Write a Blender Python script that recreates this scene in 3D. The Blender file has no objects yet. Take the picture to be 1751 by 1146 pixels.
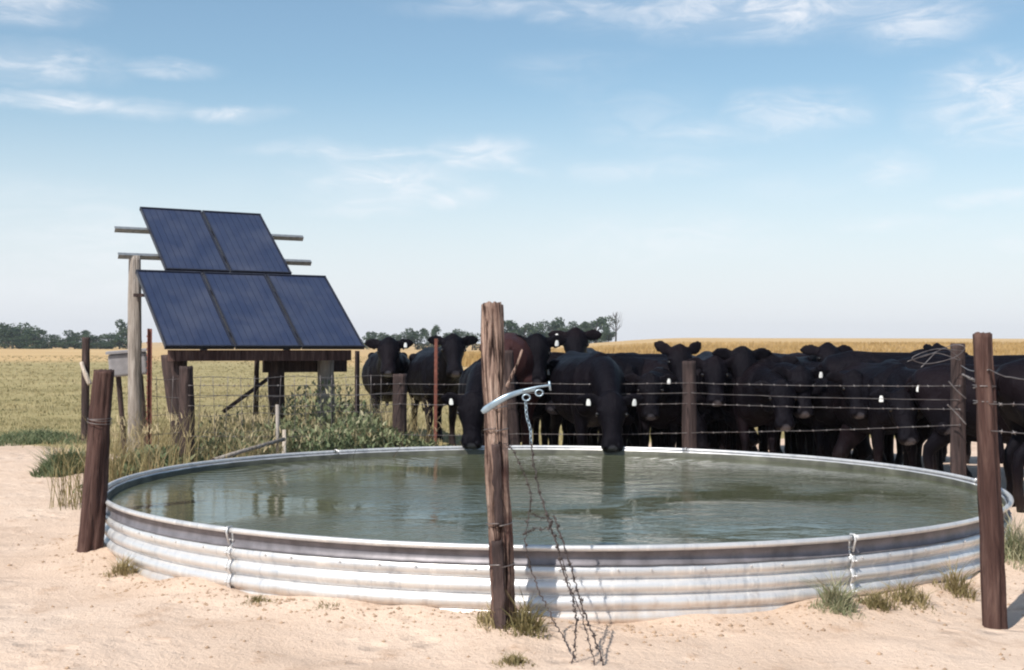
import bpy, bmesh, math, random
import numpy as np
from math import sin, cos, pi, radians, sqrt, atan2, degrees
from mathutils import Vector, Matrix

random.seed(7)
RNG = np.random.default_rng(11)
SC = bpy.context.scene
COL = SC.collection

# ------------------------------------------------------------------ camera
F_PX, CAM_H, PITCH, ROLL = 2240.0, 1.45, 0.0062, 0.0036
camd = bpy.data.cameras.new('camera')
camd.sensor_fit = 'HORIZONTAL'; camd.sensor_width = 36.0
camd.lens = 36.0 * F_PX / 1751.0
camd.clip_start = 0.05; camd.clip_end = 6000
cam = bpy.data.objects.new('camera', camd); COL.objects.link(cam)
FW = Vector((0, cos(PITCH), sin(PITCH))); RT0 = Vector((1, 0, 0)); UP0 = RT0.cross(FW)
RT = cos(ROLL) * RT0 + sin(ROLL) * UP0
UP = -sin(ROLL) * RT0 + cos(ROLL) * UP0
cam.matrix_world = Matrix(((RT.x, UP.x, -FW.x, 0), (RT.y, UP.y, -FW.y, 0), (RT.z, UP.z, -FW.z, CAM_H), (0, 0, 0, 1)))
SC.camera = cam

# ------------------------------------------------------------------ sun, sky, exposure
SUN_AZ, SUN_EL = radians(-144), radians(50)      # azimuth measured from +Y (view direction) towards +X
sun_dir = Vector((sin(SUN_AZ) * cos(SUN_EL), cos(SUN_AZ) * cos(SUN_EL), sin(SUN_EL)))
sund = bpy.data.lights.new('sun', 'SUN'); sund.energy = 4.4; sund.angle = radians(0.5); sund.color = (1.0, 0.94, 0.86)
suno = bpy.data.objects.new('sun', sund); COL.objects.link(suno)
suno.rotation_euler = sun_dir.to_track_quat('Z', 'Y').to_euler()
SC.view_settings.view_transform = 'Standard'; SC.view_settings.look = 'None'
SC.view_settings.exposure = 0.38; SC.view_settings.gamma = 1.0
SC.view_settings.use_curve_mapping = False
SKY_STRENGTH = 0.115
SC.cycles.pixel_filter_type = 'BLACKMAN_HARRIS'; SC.cycles.filter_width = 2.1     # the print is soft

# clouds: wisps at (azimuth deg, elevation deg, half width deg, half height deg, weight)
def azel(px, py):
    return degrees(math.atan((px - 875.5) / F_PX)), degrees(math.atan((588 - py) / F_PX))
CLOUDS = []
for px, py, wx, wy, k in [(1330, 20, 300, 42, .95), (1560, 60, 110, 36, .75), (940, 12, 230, 18, .55), (40, 45, 100, 32, .9), (40, 138, 130, 30, .85),
                          (290, 132, 75, 13, .6), (130, 200, 190, 15, .9), (405, 202, 75, 13, .8), (825, 262, 85, 26, 1.0), (600, 262, 150, 14, .7),
                          (660, 310, 140, 38, .8), (785, 338, 55, 16, 1.0), (600, 362, 110, 12, .4), (1350, 205, 100, 34, .85), (1700, 195, 120, 60, .9),
                          (1530, 295, 55, 26, .7), (1700, 352, 80, 12, .8), (1520, 385, 90, 14, .4), (1740, 420, 60, 14, .5), (1130, 410, 200, 40, .4), (1180, 225, 140, 22, .45), (1090, 290, 160, 20, .35), (905, 292, 40, 10, .5)]:
    a, e = azel(px, py); CLOUDS.append((a, e, degrees(wx / F_PX) * 1.25, degrees(wy / F_PX) * 1.35, k))

world = bpy.data.worlds.new('World'); SC.world = world; world.use_nodes = True
def build_sky():
    nt = world.node_tree; N = nt.nodes; L = nt.links; N.clear()
    def math_(op, a, b=None, clamp=False):
        n = N.new('ShaderNodeMath'); n.operation = op; n.use_clamp = clamp
        for i, v in enumerate((a, b)):
            if v is None: continue
            if isinstance(v, (int, float)): n.inputs[i].default_value = v
            else: L.new(v, n.inputs[i])
        return n.outputs[0]
    sky = N.new('ShaderNodeTexSky'); sky.sky_type = 'NISHITA'; sky.sun_disc = False
    sky.sun_elevation = SUN_EL; sky.sun_rotation = SUN_AZ; sky.altitude = 300
    sky.air_density = 1.0; sky.dust_density = 1.0; sky.ozone_density = 1.2
    tc = N.new('ShaderNodeTexCoord'); sep = N.new('ShaderNodeSeparateXYZ'); L.new(tc.outputs['Generated'], sep.inputs[0])
    az = math_('MULTIPLY', math_('ARCTAN2', sep.outputs[0], sep.outputs[1]), 57.29578)
    el = math_('MULTIPLY', math_('ARCSINE', sep.outputs[2]), 57.29578)
    comb = N.new('ShaderNodeCombineXYZ'); L.new(az, comb.inputs[0]); L.new(el, comb.inputs[1])
    # wind-torn structure
    mp = N.new('ShaderNodeMapping'); mp.inputs['Scale'].default_value = (0.30, 0.95, 1); mp.inputs['Rotation'].default_value = (0, 0, radians(6)); L.new(comb.outputs[0], mp.inputs[0])
    nz = N.new('ShaderNodeTexNoise'); nz.inputs['Scale'].default_value = 1.15; nz.inputs['Detail'].default_value = 9; nz.inputs['Roughness'].default_value = .62; nz.inputs['Distortion'].default_value = .9
    L.new(mp.outputs[0], nz.inputs['Vector'])
    wob = N.new('ShaderNodeTexNoise'); wob.inputs['Scale'].default_value = .35; wob.inputs['Detail'].default_value = 4; L.new(comb.outputs[0], wob.inputs['Vector'])
    wv = N.new('ShaderNodeVectorMath'); wv.operation = 'MULTIPLY_ADD'; L.new(wob.outputs['Color'], wv.inputs[0]); wv.inputs[1].default_value = (3.0, 1.1, 0); wv.inputs[2].default_value = (-1.5, -.55, 0)
    pos = N.new('ShaderNodeVectorMath'); pos.operation = 'ADD'; L.new(comb.outputs[0], pos.inputs[0]); L.new(wv.outputs[0], pos.inputs[1])
    total = None
    for a, e, w, h, k in CLOUDS:
        s = N.new('ShaderNodeVectorMath'); s.operation = 'SUBTRACT'; L.new(pos.outputs[0], s.inputs[0]); s.inputs[1].default_value = (a, e, 0)
        m = N.new('ShaderNodeVectorMath'); m.operation = 'MULTIPLY'; L.new(s.outputs[0], m.inputs[0]); m.inputs[1].default_value = (1 / w, 1 / h, 0)
        d = N.new('ShaderNodeVectorMath'); d.operation = 'LENGTH'; L.new(m.outputs[0], d.inputs[0])
        r = N.new('ShaderNodeMapRange'); r.interpolation_type = 'SMOOTHSTEP'; L.new(d.outputs['Value'], r.inputs[0])
        r.inputs['From Min'].default_value = 1.25; r.inputs['From Max'].default_value = 0.0; r.inputs['To Min'].default_value = 0; r.inputs['To Max'].default_value = k
        total = r.outputs[0] if total is None else math_('MAXIMUM', total, r.outputs[0])
    # the same kind of wisps go on over the rest of the sky
    nb = N.new('ShaderNodeTexNoise'); nb.inputs['Scale'].default_value = .16; nb.inputs['Detail'].default_value = 2; L.new(mp.outputs[0], nb.inputs['Vector'])
    rb = N.new('ShaderNodeMapRange'); rb.interpolation_type = 'SMOOTHSTEP'; L.new(nb.outputs['Fac'], rb.inputs[0])
    rb.inputs['From Min'].default_value = .52; rb.inputs['From Max'].default_value = .72; rb.inputs['To Max'].default_value = .45
    total = math_('MAXIMUM', total, rb.outputs[0])
    rn = N.new('ShaderNodeMapRange'); rn.interpolation_type = 'SMOOTHSTEP'; L.new(nz.outputs['Fac'], rn.inputs[0])
    rn.inputs['From Min'].default_value = .36; rn.inputs['From Max'].default_value = .74
    fac = math_('MULTIPLY', total, math_('ADD', math_('MULTIPLY', rn.outputs[0], .80), .22), True)
    fac = math_('MULTIPLY', fac, CLOUD_AMT, True)
    mix = N.new('ShaderNodeMix'); mix.data_type = 'RGBA'
    L.new(fac, mix.inputs[0])
    # haze near the horizon, all the way round
    hz = N.new('ShaderNodeMapRange'); L.new(el, hz.inputs[0]); hz.inputs['From Min'].default_value = 0; hz.inputs['From Max'].default_value = 12.0
    hz.inputs['To Min'].default_value = 1; hz.inputs['To Max'].default_value = 0; hz.interpolation_type = 'SMOOTHSTEP'
    hz2 = math_('MULTIPLY', hz.outputs[0], HAZE_AMT, True)
    mh = N.new('ShaderNodeMix'); mh.data_type = 'RGBA'; L.new(hz2, mh.inputs[0])
    tint = N.new('ShaderNodeMix'); tint.data_type = 'RGBA'; tint.blend_type = 'MULTIPLY'; tint.inputs[0].default_value = 1
    L.new(sky.outputs[0], tint.inputs[6]); tint.inputs[7].default_value = SKY_TINT
    L.new(tint.outputs[2], mh.inputs[6]); mh.inputs[7].default_value = HAZE_COL
    L.new(mh.outputs[2], mix.inputs[6]); mix.inputs[7].default_value = CLOUD_COL
    bg = N.new('ShaderNodeBackground'); bg.inputs['Strength'].default_value = SKY_STRENGTH
    L.new(mix.outputs[2], bg.inputs['Color'])
    out = N.new('ShaderNodeOutputWorld'); L.new(bg.outputs[0], out.inputs['Surface'])
CLOUD_AMT = 1.0; HAZE_AMT = .85
SKY_TINT = (.88, .96, .92, 1); HAZE_COL = (5.85, 6.0, 6.55, 1); CLOUD_COL = (6.6, 6.7, 7.0, 1)
build_sky()

# ------------------------------------------------------------------ helpers
CAMP = Vector((0, 0, CAM_H))
def at(px, py, d):
    """world point at depth y = d along the ray of a photograph pixel"""
    v = FW + RT * ((px - 875.5) / F_PX) - UP * ((py - 573.0) / F_PX)
    return CAMP + v * (d / v.y)

def _hash(ix, iy, seed):
    n = (ix * 374761393 + iy * 668265263 + seed * 974711) & 0x7fffffff
    n = ((n ^ (n >> 13)) * 1274126177) & 0x7fffffff
    return ((n ^ (n >> 16)) & 0xffff) / 65535.0
def vnoise(x, y, seed=0):
    x = np.asarray(x, float); y = np.asarray(y, float)
    ix = np.floor(x).astype(np.int64); iy = np.floor(y).astype(np.int64); fx = x - ix; fy = y - iy
    fx = fx * fx * (3 - 2 * fx); fy = fy * fy * (3 - 2 * fy)
    a = _hash(ix, iy, seed); b = _hash(ix + 1, iy, seed); c = _hash(ix, iy + 1, seed); d = _hash(ix + 1, iy + 1, seed)
    return (a * (1 - fx) + b * fx) * (1 - fy) + (c * (1 - fx) + d * fx) * fy - .5
def fbm(x, y, seed=0, oct=4):
    s = 0; a = 1.0
    for o in range(oct):
        s = s + a * vnoise(np.asarray(x) * 2 ** o, np.asarray(y) * 2 ** o, seed + o); a *= .5
    return s
def sstep(a, b, x):
    t = np.clip((np.asarray(x, float) - a) / (b - a), 0, 1); return t * t * (3 - 2 * t)

def mesh(name, v, f, smooth=False):
    me = bpy.data.meshes.new(name)
    me.from_pydata([tuple(p) for p in v], [], [tuple(q) for q in f]); me.update()
    if smooth: me.polygons.foreach_set('use_smooth', [True] * len(me.polygons))
    return me
def fast_mesh(name, v, tris, col=None, smooth=False):
    v = np.asarray(v, np.float32); tris = np.asarray(tris, np.int32)
    k = tris.shape[1]; me = bpy.data.meshes.new(name)
    me.vertices.add(len(v)); me.vertices.foreach_set('co', v.ravel())
    me.loops.add(tris.size); me.loops.foreach_set('vertex_index', tris.ravel())
    me.polygons.add(len(tris)); me.polygons.foreach_set('loop_start', np.arange(len(tris), dtype=np.int32) * k)
    me.polygons.foreach_set('loop_total', np.full(len(tris), k, np.int32))
    if smooth: me.polygons.foreach_set('use_smooth', np.ones(len(tris), bool))
    me.update(calc_edges=True)
    if col is not None:
        at_ = me.attributes.new('tone', 'FLOAT', 'POINT'); at_.data.foreach_set('value', np.asarray(col, np.float32))
    return me
def link(name, me, mat=None, parent=None, loc=None):
    o = bpy.data.objects.new(name, me); COL.objects.link(o)
    if mat is not None and me is not None and len(me.materials) == 0: me.materials.append(mat)
    if parent is not None: o.parent = parent
    if loc is not None: o.location = loc
    return o
def tag(o, label=None, cat=None, group=None, kind=None):
    if label: o['label'] = label
    if cat: o['category'] = cat
    if group: o['group'] = group
    if kind: o['kind'] = kind
    return o
def empty(name, loc=(0, 0, 0), rz=0):
    o = bpy.data.objects.new(name, None); COL.objects.link(o); o.location = loc; o.rotation_euler = (0, 0, rz); o.empty_display_size = .1
    return o

class MB:
    def __init__(s): s.v = []; s.f = []
    def add(s, v, f):
        b = len(s.v); s.v += [tuple(p) for p in v]; s.f += [tuple(i + b for i in q) for q in f]; return s
    def box(s, c, size, M=None):
        x, y, z = (k / 2 for k in size); c = Vector(c)
        pts = [Vector((a * x, b * y, d * z)) for a in (-1, 1) for b in (-1, 1) for d in (-1, 1)]
        pts = [(M @ p if M else p) + c for p in pts]
        return s.add(pts, [(0, 1, 3, 2), (4, 6, 7, 5), (0, 4, 5, 1), (2, 3, 7, 6), (0, 2, 6, 4), (1, 5, 7, 3)])
    def tube(s, path, rad, n=8, caps=True):
        path = [Vector(p) for p in path]
        if not isinstance(rad, (list, tuple)): rad = [rad] * len(path)
        t0 = (path[1] - path[0]).normalized(); ref = Vector((0, 0, 1)) if abs(t0.z) < .9 else Vector((1, 0, 0))
        v = []
        for i, p in enumerate(path):
            t = (path[min(i + 1, len(path) - 1)] - path[max(i - 1, 0)]).normalized()
            a = t.cross(ref).normalized() if t.cross(ref).length > 1e-6 else a; b = a.cross(t).normalized(); ref = b
            for k in range(n):
                w = 2 * pi * k / n; v.append(p + (a * cos(w) + b * sin(w)) * rad[i])
        f = [(i * n + k, i * n + (k + 1) % n, (i + 1) * n + (k + 1) % n, (i + 1) * n + k) for i in range(len(path) - 1) for k in range(n)]
        if caps: f += [tuple(range(n))[::-1], tuple((len(path) - 1) * n + k for k in range(n))]
        return s.add(v, f)
    def loft(s, rings, n=16):
        """rings: (centre, axis_a, axis_b) elliptical sections"""
        v = []
        for c, a, b in rings:
            for k in range(n):
                w = 2 * pi * k / n; v.append(Vector(c) + Vector(a) * cos(w) + Vector(b) * sin(w))
        m = len(rings)
        f = [(i * n + k, i * n + (k + 1) % n, (i + 1) * n + (k + 1) % n, (i + 1) * n + k) for i in range(m - 1) for k in range(n)]
        f += [tuple(range(n))[::-1], tuple((m - 1) * n + k for k in range(n))]
        return s.add(v, f)
    def build(s, name, mat, parent=None, smooth=False, loc=None):
        return link(name, mesh(name, s.v, s.f, smooth), mat, parent, loc)

def bez(pts, n=24):
    """Catmull-Rom through points"""
    P = [Vector(p) for p in pts]; P = [P[0] * 2 - P[1]] + P + [P[-1] * 2 - P[-2]]
    out = []
    for i in range(1, len(P) - 2):
        for k in range(n):
            t = k / n; a, b, c, d = P[i - 1:i + 3]
            out.append(.5 * ((2 * b) + (c - a) * t + (2 * a - 5 * b + 4 * c - d) * t * t + (3 * b - a - 3 * c + d) * t ** 3))
    out.append(P[-2]); return out

# ------------------------------------------------------------------ materials
def material(name, build):
    m = bpy.data.materials.new(name); m.use_nodes = True; nt = m.node_tree
    p = nt.nodes['Principled BSDF']; build(nt, p); return m
def nd(nt, t, **kw):
    n = nt.nodes.new(t)
    for k, v in kw.items():
        if hasattr(n, k): setattr(n, k, v)
        else: n.inputs[k].default_value = v
    return n
def coords(nt, scale=(1, 1, 1), kind='Object', rot=(0, 0, 0)):
    tc = nd(nt, 'ShaderNodeTexCoord'); mp = nd(nt, 'ShaderNodeMapping'); mp.inputs['Scale'].default_value = scale; mp.inputs['Rotation'].default_value = rot
    nt.links.new(tc.outputs[kind], mp.inputs[0]); return mp.outputs[0]
def worldpos(nt, scale=(1, 1, 1)):
    g = nd(nt, 'ShaderNodeNewGeometry'); mp = nd(nt, 'ShaderNodeMapping'); mp.inputs['Scale'].default_value = scale
    nt.links.new(g.outputs['Position'], mp.inputs[0]); return mp.outputs[0]
def noise(nt, vec, scale, detail=4, rough=.55, dist=0):
    n = nd(nt, 'ShaderNodeTexNoise'); n.inputs['Scale'].default_value = scale; n.inputs['Detail'].default_value = detail
    n.inputs['Roughness'].default_value = rough; n.inputs['Distortion'].default_value = dist
    if vec is not None: nt.links.new(vec, n.inputs['Vector'])
    return n.outputs['Fac']
def ramp(nt, fac, stops):
    r = nd(nt, 'ShaderNodeValToRGB'); e = r.color_ramp.elements
    while len(e) < len(stops): e.new(.5)
    for i, (p, c) in enumerate(stops): e[i].position = p; e[i].color = (*c, 1) if len(c) == 3 else c
    nt.links.new(fac, r.inputs[0]); return r.outputs[0]
def mixc(nt, fac, a, b, mode='MIX'):
    m = nd(nt, 'ShaderNodeMix', data_type='RGBA', blend_type=mode)
    for i, v in ((0, fac), (6, a), (7, b)):
        if isinstance(v, (int, float)): m.inputs[i].default_value = v
        elif isinstance(v, tuple): m.inputs[i].default_value = (*v, 1) if len(v) == 3 else v
        else: nt.links.new(v, m.inputs[i])
    return m.outputs[2]
def maprange(nt, v, a, b, c=0, d=1):
    m = nd(nt, 'ShaderNodeMapRange'); nt.links.new(v, m.inputs[0])
    for k, x in zip(('From Min', 'From Max', 'To Min', 'To Max'), (a, b, c, d)): m.inputs[k].default_value = x
    return m.outputs[0]
def bump(nt, p, h, strength=.5, dist=.01):
    b = nd(nt, 'ShaderNodeBump'); b.inputs['Strength'].default_value = strength; b.inputs['Distance'].default_value = dist
    nt.links.new(h, b.inputs['Height']); nt.links.new(b.outputs[0], p.inputs['Normal'])
def attr(nt, name):
    a = nd(nt, 'ShaderNodeAttribute'); a.attribute_name = name; return a.outputs['Fac']

def m_ground(nt, p):
    P = worldpos(nt); L = nt.links
    big = noise(nt, P, .55, 5, .6); mid = noise(nt, P, 4.0, 6, .65); fine = noise(nt, P, 38, 5, .7)
    dirt = ramp(nt, big, [(.28, (.55, .41, .31)), (.5, (.63, .485, .38)), (.72, (.69, .555, .45))])
    dirt = mixc(nt, maprange(nt, mid, .56, .74, 0, .75), dirt, (.40, .255, .165))
    dirt = mixc(nt, maprange(nt, fine, .58, .8, 0, .6), dirt, (.36, .25, .17))
    dirt = mixc(nt, maprange(nt, fine, .42, .22, 0, .5), dirt, (.72, .56, .43))
    dirt = mixc(nt, maprange(nt, noise(nt, P, 1.7, 7, .72, .4), .56, .70, 0, .55), dirt, (.38, .255, .175))
    g1 = noise(nt, P, .35, 5, .6); g2 = noise(nt, P, 3.2, 6, .7)
    grass = ramp(nt, g1, [(.3, (.25, .21, .10)), (.5, (.32, .265, .13)), (.7, (.40, .325, .17))])
    grass = mixc(nt, maprange(nt, g2, .5, .75, 0, .5), grass, (.16, .165, .07))
    far = noise(nt, worldpos(nt, (.02, .09, 1)), 1.0, 5, .6)
    gold = ramp(nt, far, [(.3, (.40, .27, .13)), (.5, (.48, .33, .165)), (.7, (.54, .39, .20))])
    field = mixc(nt, attr(nt, 'gold'), grass, gold)
    edge = nd(nt, 'ShaderNodeMath', operation='ADD'); L.new(attr(nt, 'grass'), edge.inputs[0])
    e2 = nd(nt, 'ShaderNodeMath', operation='MULTIPLY_ADD'); L.new(g2, e2.inputs[0]); e2.inputs[1].default_value = .9; e2.inputs[2].default_value = -.45
    L.new(e2.outputs[0], edge.inputs[1])
    col = mixc(nt, maprange(nt, edge.outputs[0], .4, .6), dirt, field)
    L.new(col, p.inputs['Base Color']); p.inputs['Roughness'].default_value = .95; p.inputs['Specular IOR Level'].default_value = .15
    h = nd(nt, 'ShaderNodeMath', operation='MULTIPLY_ADD'); L.new(mid, h.inputs[0]); h.inputs[1].default_value = 2.0; L.new(fine, h.inputs[2])
    vo = nd(nt, 'ShaderNodeTexVoronoi', feature='SMOOTH_F1'); vo.inputs['Scale'].default_value = 5.5; vo.inputs['Smoothness'].default_value = .35; L.new(worldpos(nt), vo.inputs['Vector'])
    pr = nd(nt, 'ShaderNodeMath', operation='MULTIPLY'); L.new(maprange(nt, vo.outputs['Distance'], .12, .42, -1, 0), pr.inputs[0]); L.new(maprange(nt, noise(nt, P, 1.1, 3), .46, .62, 0, 1.6), pr.inputs[1])
    h3 = nd(nt, 'ShaderNodeMath', operation='ADD'); L.new(h.outputs[0], h3.inputs[0]); L.new(pr.outputs[0], h3.inputs[1])
    bump(nt, p, h3.outputs[0], .75, .026)
GROUND = material('ground', m_ground)

def m_water(nt, p):
    P = worldpos(nt, (1, 1.9, 1)); L = nt.links
    a = noise(nt, P, 3.6, 3, .5, .4); b = noise(nt, P, 15.0, 3, .55, .3); c = noise(nt, worldpos(nt), .5, 2)
    c2 = maprange(nt, c, .40, .60, .12, 1.1)
    h = nd(nt, 'ShaderNodeMath', operation='MULTIPLY_ADD'); L.new(b, h.inputs[0]); h.inputs[1].default_value = .28; L.new(a, h.inputs[2])
    wy = nd(nt, 'ShaderNodeSeparateXYZ'); L.new(worldpos(nt), wy.inputs[0])      # the far half lies calmer, the near half is ruffled
    calm = nd(nt, 'ShaderNodeMath', operation='MULTIPLY'); L.new(c2, calm.inputs[0]); L.new(maprange(nt, wy.outputs[1], 9.6, 11.6, 1.15, .30), calm.inputs[1])
    h2 = nd(nt, 'ShaderNodeMath', operation='MULTIPLY'); L.new(h.outputs[0], h2.inputs[0]); L.new(calm.outputs[0], h2.inputs[1])
    hs = h2.outputs[0]
    for mx, my in ((-.40, 13.02), (1.02, 13.02), (-2.62, 11.55)):       # rings spreading from the drinking muzzles and the inlet
        dv = nd(nt, 'ShaderNodeVectorMath', operation='DISTANCE'); L.new(worldpos(nt), dv.inputs[0]); dv.inputs[1].default_value = (mx, my, .335)
        ph = nd(nt, 'ShaderNodeMath', operation='MULTIPLY'); L.new(dv.outputs['Value'], ph.inputs[0]); ph.inputs[1].default_value = 34
        sn = nd(nt, 'ShaderNodeMath', operation='SINE'); L.new(ph.outputs[0], sn.inputs[0])
        am = maprange(nt, dv.outputs['Value'], .08, 1.5, .16, 0)
        ml = nd(nt, 'ShaderNodeMath', operation='MULTIPLY_ADD'); L.new(sn.outputs[0], ml.inputs[0]); L.new(am, ml.inputs[1]); L.new(hs, ml.inputs[2]); hs = ml.outputs[0]
    bump(nt, p, hs, 1.0, .024)
    col = ramp(nt, noise(nt, worldpos(nt), .9, 4), [(.35, (.070, .078, .046)), (.65, (.092, .100, .060))])
    L.new(col, p.inputs['Base Color']); p.inputs['Roughness'].default_value = .06; p.inputs['IOR'].default_value = 1.33
    p.inputs['Specular IOR Level'].default_value = .5
WATER = material('water', m_water)

def m_galv(nt, p):
    P = worldpos(nt); L = nt.links
    sp = nd(nt, 'ShaderNodeTexVoronoi'); sp.inputs['Scale'].default_value = 26; L.new(P, sp.inputs['Vector'])
    n1 = noise(nt, worldpos(nt, (1, 1, 5)), 1.6, 6, .65); n2 = noise(nt, worldpos(nt, (3, 3, .6)), 3.0, 5, .65); n4 = noise(nt, worldpos(nt, (9, 9, .5)), 2.4, 6, .7)
    col = ramp(nt, n1, [(.3, (.54, .55, .57)), (.55, (.70, .69, .68)), (.75, (.78, .77, .75))])
    col = mixc(nt, maprange(nt, sp.outputs['Distance'], 0, .6, .22, 0), col, (.55, .57, .6))
    col = mixc(nt, maprange(nt, n2, .56, .75, 0, .55), col, (.85, .80, .75))
    col = mixc(nt, maprange(nt, n2, .46, .28, 0, .65), col, (.34, .36, .39))
    col = mixc(nt, maprange(nt, n4, .56, .70, 0, .75), col, (.88, .86, .83))
    col = mixc(nt, maprange(nt, n4, .44, .32, 0, .55), col, (.36, .38, .42))
    z = nd(nt, 'ShaderNodeSeparateXYZ'); L.new(P, z.inputs[0])
    dz = nd(nt, 'ShaderNodeMath', operation='ADD'); L.new(z.outputs[2], dz.inputs[0])
    k = nd(nt, 'ShaderNodeMath', operation='MULTIPLY_ADD'); L.new(n2, k.inputs[0]); k.inputs[1].default_value = .3; k.inputs[2].default_value = -.15; L.new(k.outputs[0], dz.inputs[1])
    col = mixc(nt, maprange(nt, dz.outputs[0], .13, .0, 0, .7), col, (.58, .45, .34))
    L.new(col, p.inputs['Base Color']); p.inputs['Metallic'].default_value = .50
    L.new(maprange(nt, n1, .3, .7, .46, .30), p.inputs['Roughness'])
    bump(nt, p, n2, .15, .01)
GALV = material('galvanized_steel', m_galv)

def m_wood(c0, c1, c2, name, crack=.5):
    def b(nt, p):
        P = coords(nt, (9, 9, .9)); L = nt.links
        g = noise(nt, P, 2.4, 7, .65, .6); q = noise(nt, coords(nt, (26, 26, 1.6)), 2.0, 4, .6, .4); r = noise(nt, coords(nt), 3.0, 3)
        col = ramp(nt, g, [(.32, c0), (.5, c1), (.68, c2)])
        col = mixc(nt, maprange(nt, q, .42, .30, 0, .85), col, tuple(x * .25 for x in c0))
        col = mixc(nt, maprange(nt, r, .55, .7, 0, .5), col, tuple(x * .6 for x in c1))
        L.new(col, p.inputs['Base Color']); p.inputs['Roughness'].default_value = .88; p.inputs['Specular IOR Level'].default_value = .2
        h = nd(nt, 'ShaderNodeMath', operation='MULTIPLY_ADD'); L.new(q, h.inputs[0]); h.inputs[1].default_value = 1.2; L.new(g, h.inputs[2])
        bump(nt, p, h.outputs[0], crack, .03)
    return material(name, b)
W_RED = m_wood((.036, .018, .016), (.072, .039, .033), (.135, .082, .068), 'red_brown_wood')
def m_split(nt, p):
    L = nt.links
    g = noise(nt, coords(nt, (7, 7, .8)), 2.6, 8, .68, 1.2); q = noise(nt, coords(nt, (17, 17, 1.1)), 2.0, 5, .62, .8); r = noise(nt, coords(nt, (2.2, 2.2, 1.2)), 2.4, 4, .6, .5)
    bark = ramp(nt, g, [(.3, (.050, .026, .024)), (.5, (.125, .066, .056)), (.7, (.23, .14, .115))])
    pale = ramp(nt, q, [(.3, (.24, .145, .115)), (.5, (.44, .31, .25)), (.7, (.60, .47, .39))])
    z = nd(nt, 'ShaderNodeSeparateXYZ'); L.new(coords(nt), z.inputs[0])
    up_ = nd(nt, 'ShaderNodeMath', operation='MULTIPLY_ADD'); L.new(z.outputs[2], up_.inputs[0]); up_.inputs[1].default_value = .13; L.new(r, up_.inputs[2])
    col = mixc(nt, maprange(nt, up_.outputs[0], .50, .66), bark, pale)
    col = mixc(nt, maprange(nt, q, .47, .38, 0, .95), col, (.020, .011, .010))
    col = mixc(nt, maprange(nt, noise(nt, coords(nt, (5, 5, 2.2)), 2.2, 6, .7, 1.0), .55, .66, 0, .8), col, (.075, .036, .031))
    L.new(col, p.inputs['Base Color']); p.inputs['Roughness'].default_value = .9; p.inputs['Specular IOR Level'].default_value = .15
    h = nd(nt, 'ShaderNodeMath', operation='MULTIPLY_ADD'); L.new(q, h.inputs[0]); h.inputs[1].default_value = 1.3; L.new(g, h.inputs[2]); bump(nt, p, h.outputs[0], 1.0, .04)
W_PALE = material('split_weathered_wood', m_split)
W_GREY = m_wood((.17, .145, .125), (.30, .265, .235), (.42, .38, .345), 'grey_weathered_wood')
W_DARK = m_wood((.026, .019, .019), (.055, .038, .036), (.10, .068, .062), 'dark_old_wood')
W_DRIFT = m_wood((.30, .24, .19), (.50, .43, .36), (.62, .56, .48), 'bleached_wood')

def m_rust(nt, p):
    P = coords(nt); g = noise(nt, P, 30, 5, .6)
    nt.links.new(ramp(nt, g, [(.3, (.10, .035, .025)), (.6, (.20, .065, .045)), (.8, (.27, .12, .08))]), p.inputs['Base Color'])
    p.inputs['Roughness'].default_value = .8; p.inputs['Metallic'].default_value = .1
RUST = material('rusty_steel', m_rust)
def m_steel(nt, p):
    g = noise(nt, coords(nt), 22, 4)
    nt.links.new(ramp(nt, g, [(.3, (.26, .28, .29)), (.7, (.42, .44, .45))]), p.inputs['Base Color'])
    p.inputs['Metallic'].default_value = .7; p.inputs['Roughness'].default_value = .45
STEEL = material('grey_steel', m_steel)
def m_wire(nt, p):
    g = noise(nt, coords(nt), 12, 4)
    nt.links.new(ramp(nt, g, [(.35, (.13, .105, .10)), (.65, (.27, .25, .245))]), p.inputs['Base Color'])
    p.inputs['Metallic'].default_value = .6; p.inputs['Roughness'].default_value = .5
WIRE = material('fence_wire', m_wire)

def m_lever(nt, p):
    g = noise(nt, coords(nt), 14, 5)
    nt.links.new(ramp(nt, g, [(.3, (.20, .28, .35)), (.7, (.40, .50, .57))]), p.inputs['Base Color'])
    p.inputs['Metallic'].default_value = .5; p.inputs['Roughness'].default_value = .35
LEVER = material('bluish_bright_steel', m_lever)
def flat(name, c, rough=.6, metal=0, var=.25, sc=8):
    def b(nt, p):
        g = noise(nt, coords(nt), sc, 5, .6)
        nt.links.new(ramp(nt, g, [(.3, tuple(x * (1 - var) for x in c)), (.7, tuple(min(1, x * (1 + var)) for x in c))]), p.inputs['Base Color'])
        p.inputs['Roughness'].default_value = rough; p.inputs['Metallic'].default_value = metal
    return material(name, b)
OLDWIRE = flat('rusted_wire', (.060, .046, .044), .6, .4, .5, 14)
WHITE_TAG = flat('white_ear_tag', (.80, .80, .78), .45, 0, .06)
PALE_PAINT = flat('pale_grey_paint', (.27, .26, .27), .6, 0, .2)
EYE = flat('cattle_eye', (.010, .008, .008), .08)
PANEL_FRAME = flat('panel_frame', (.035, .038, .055), .4, .4)
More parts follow.
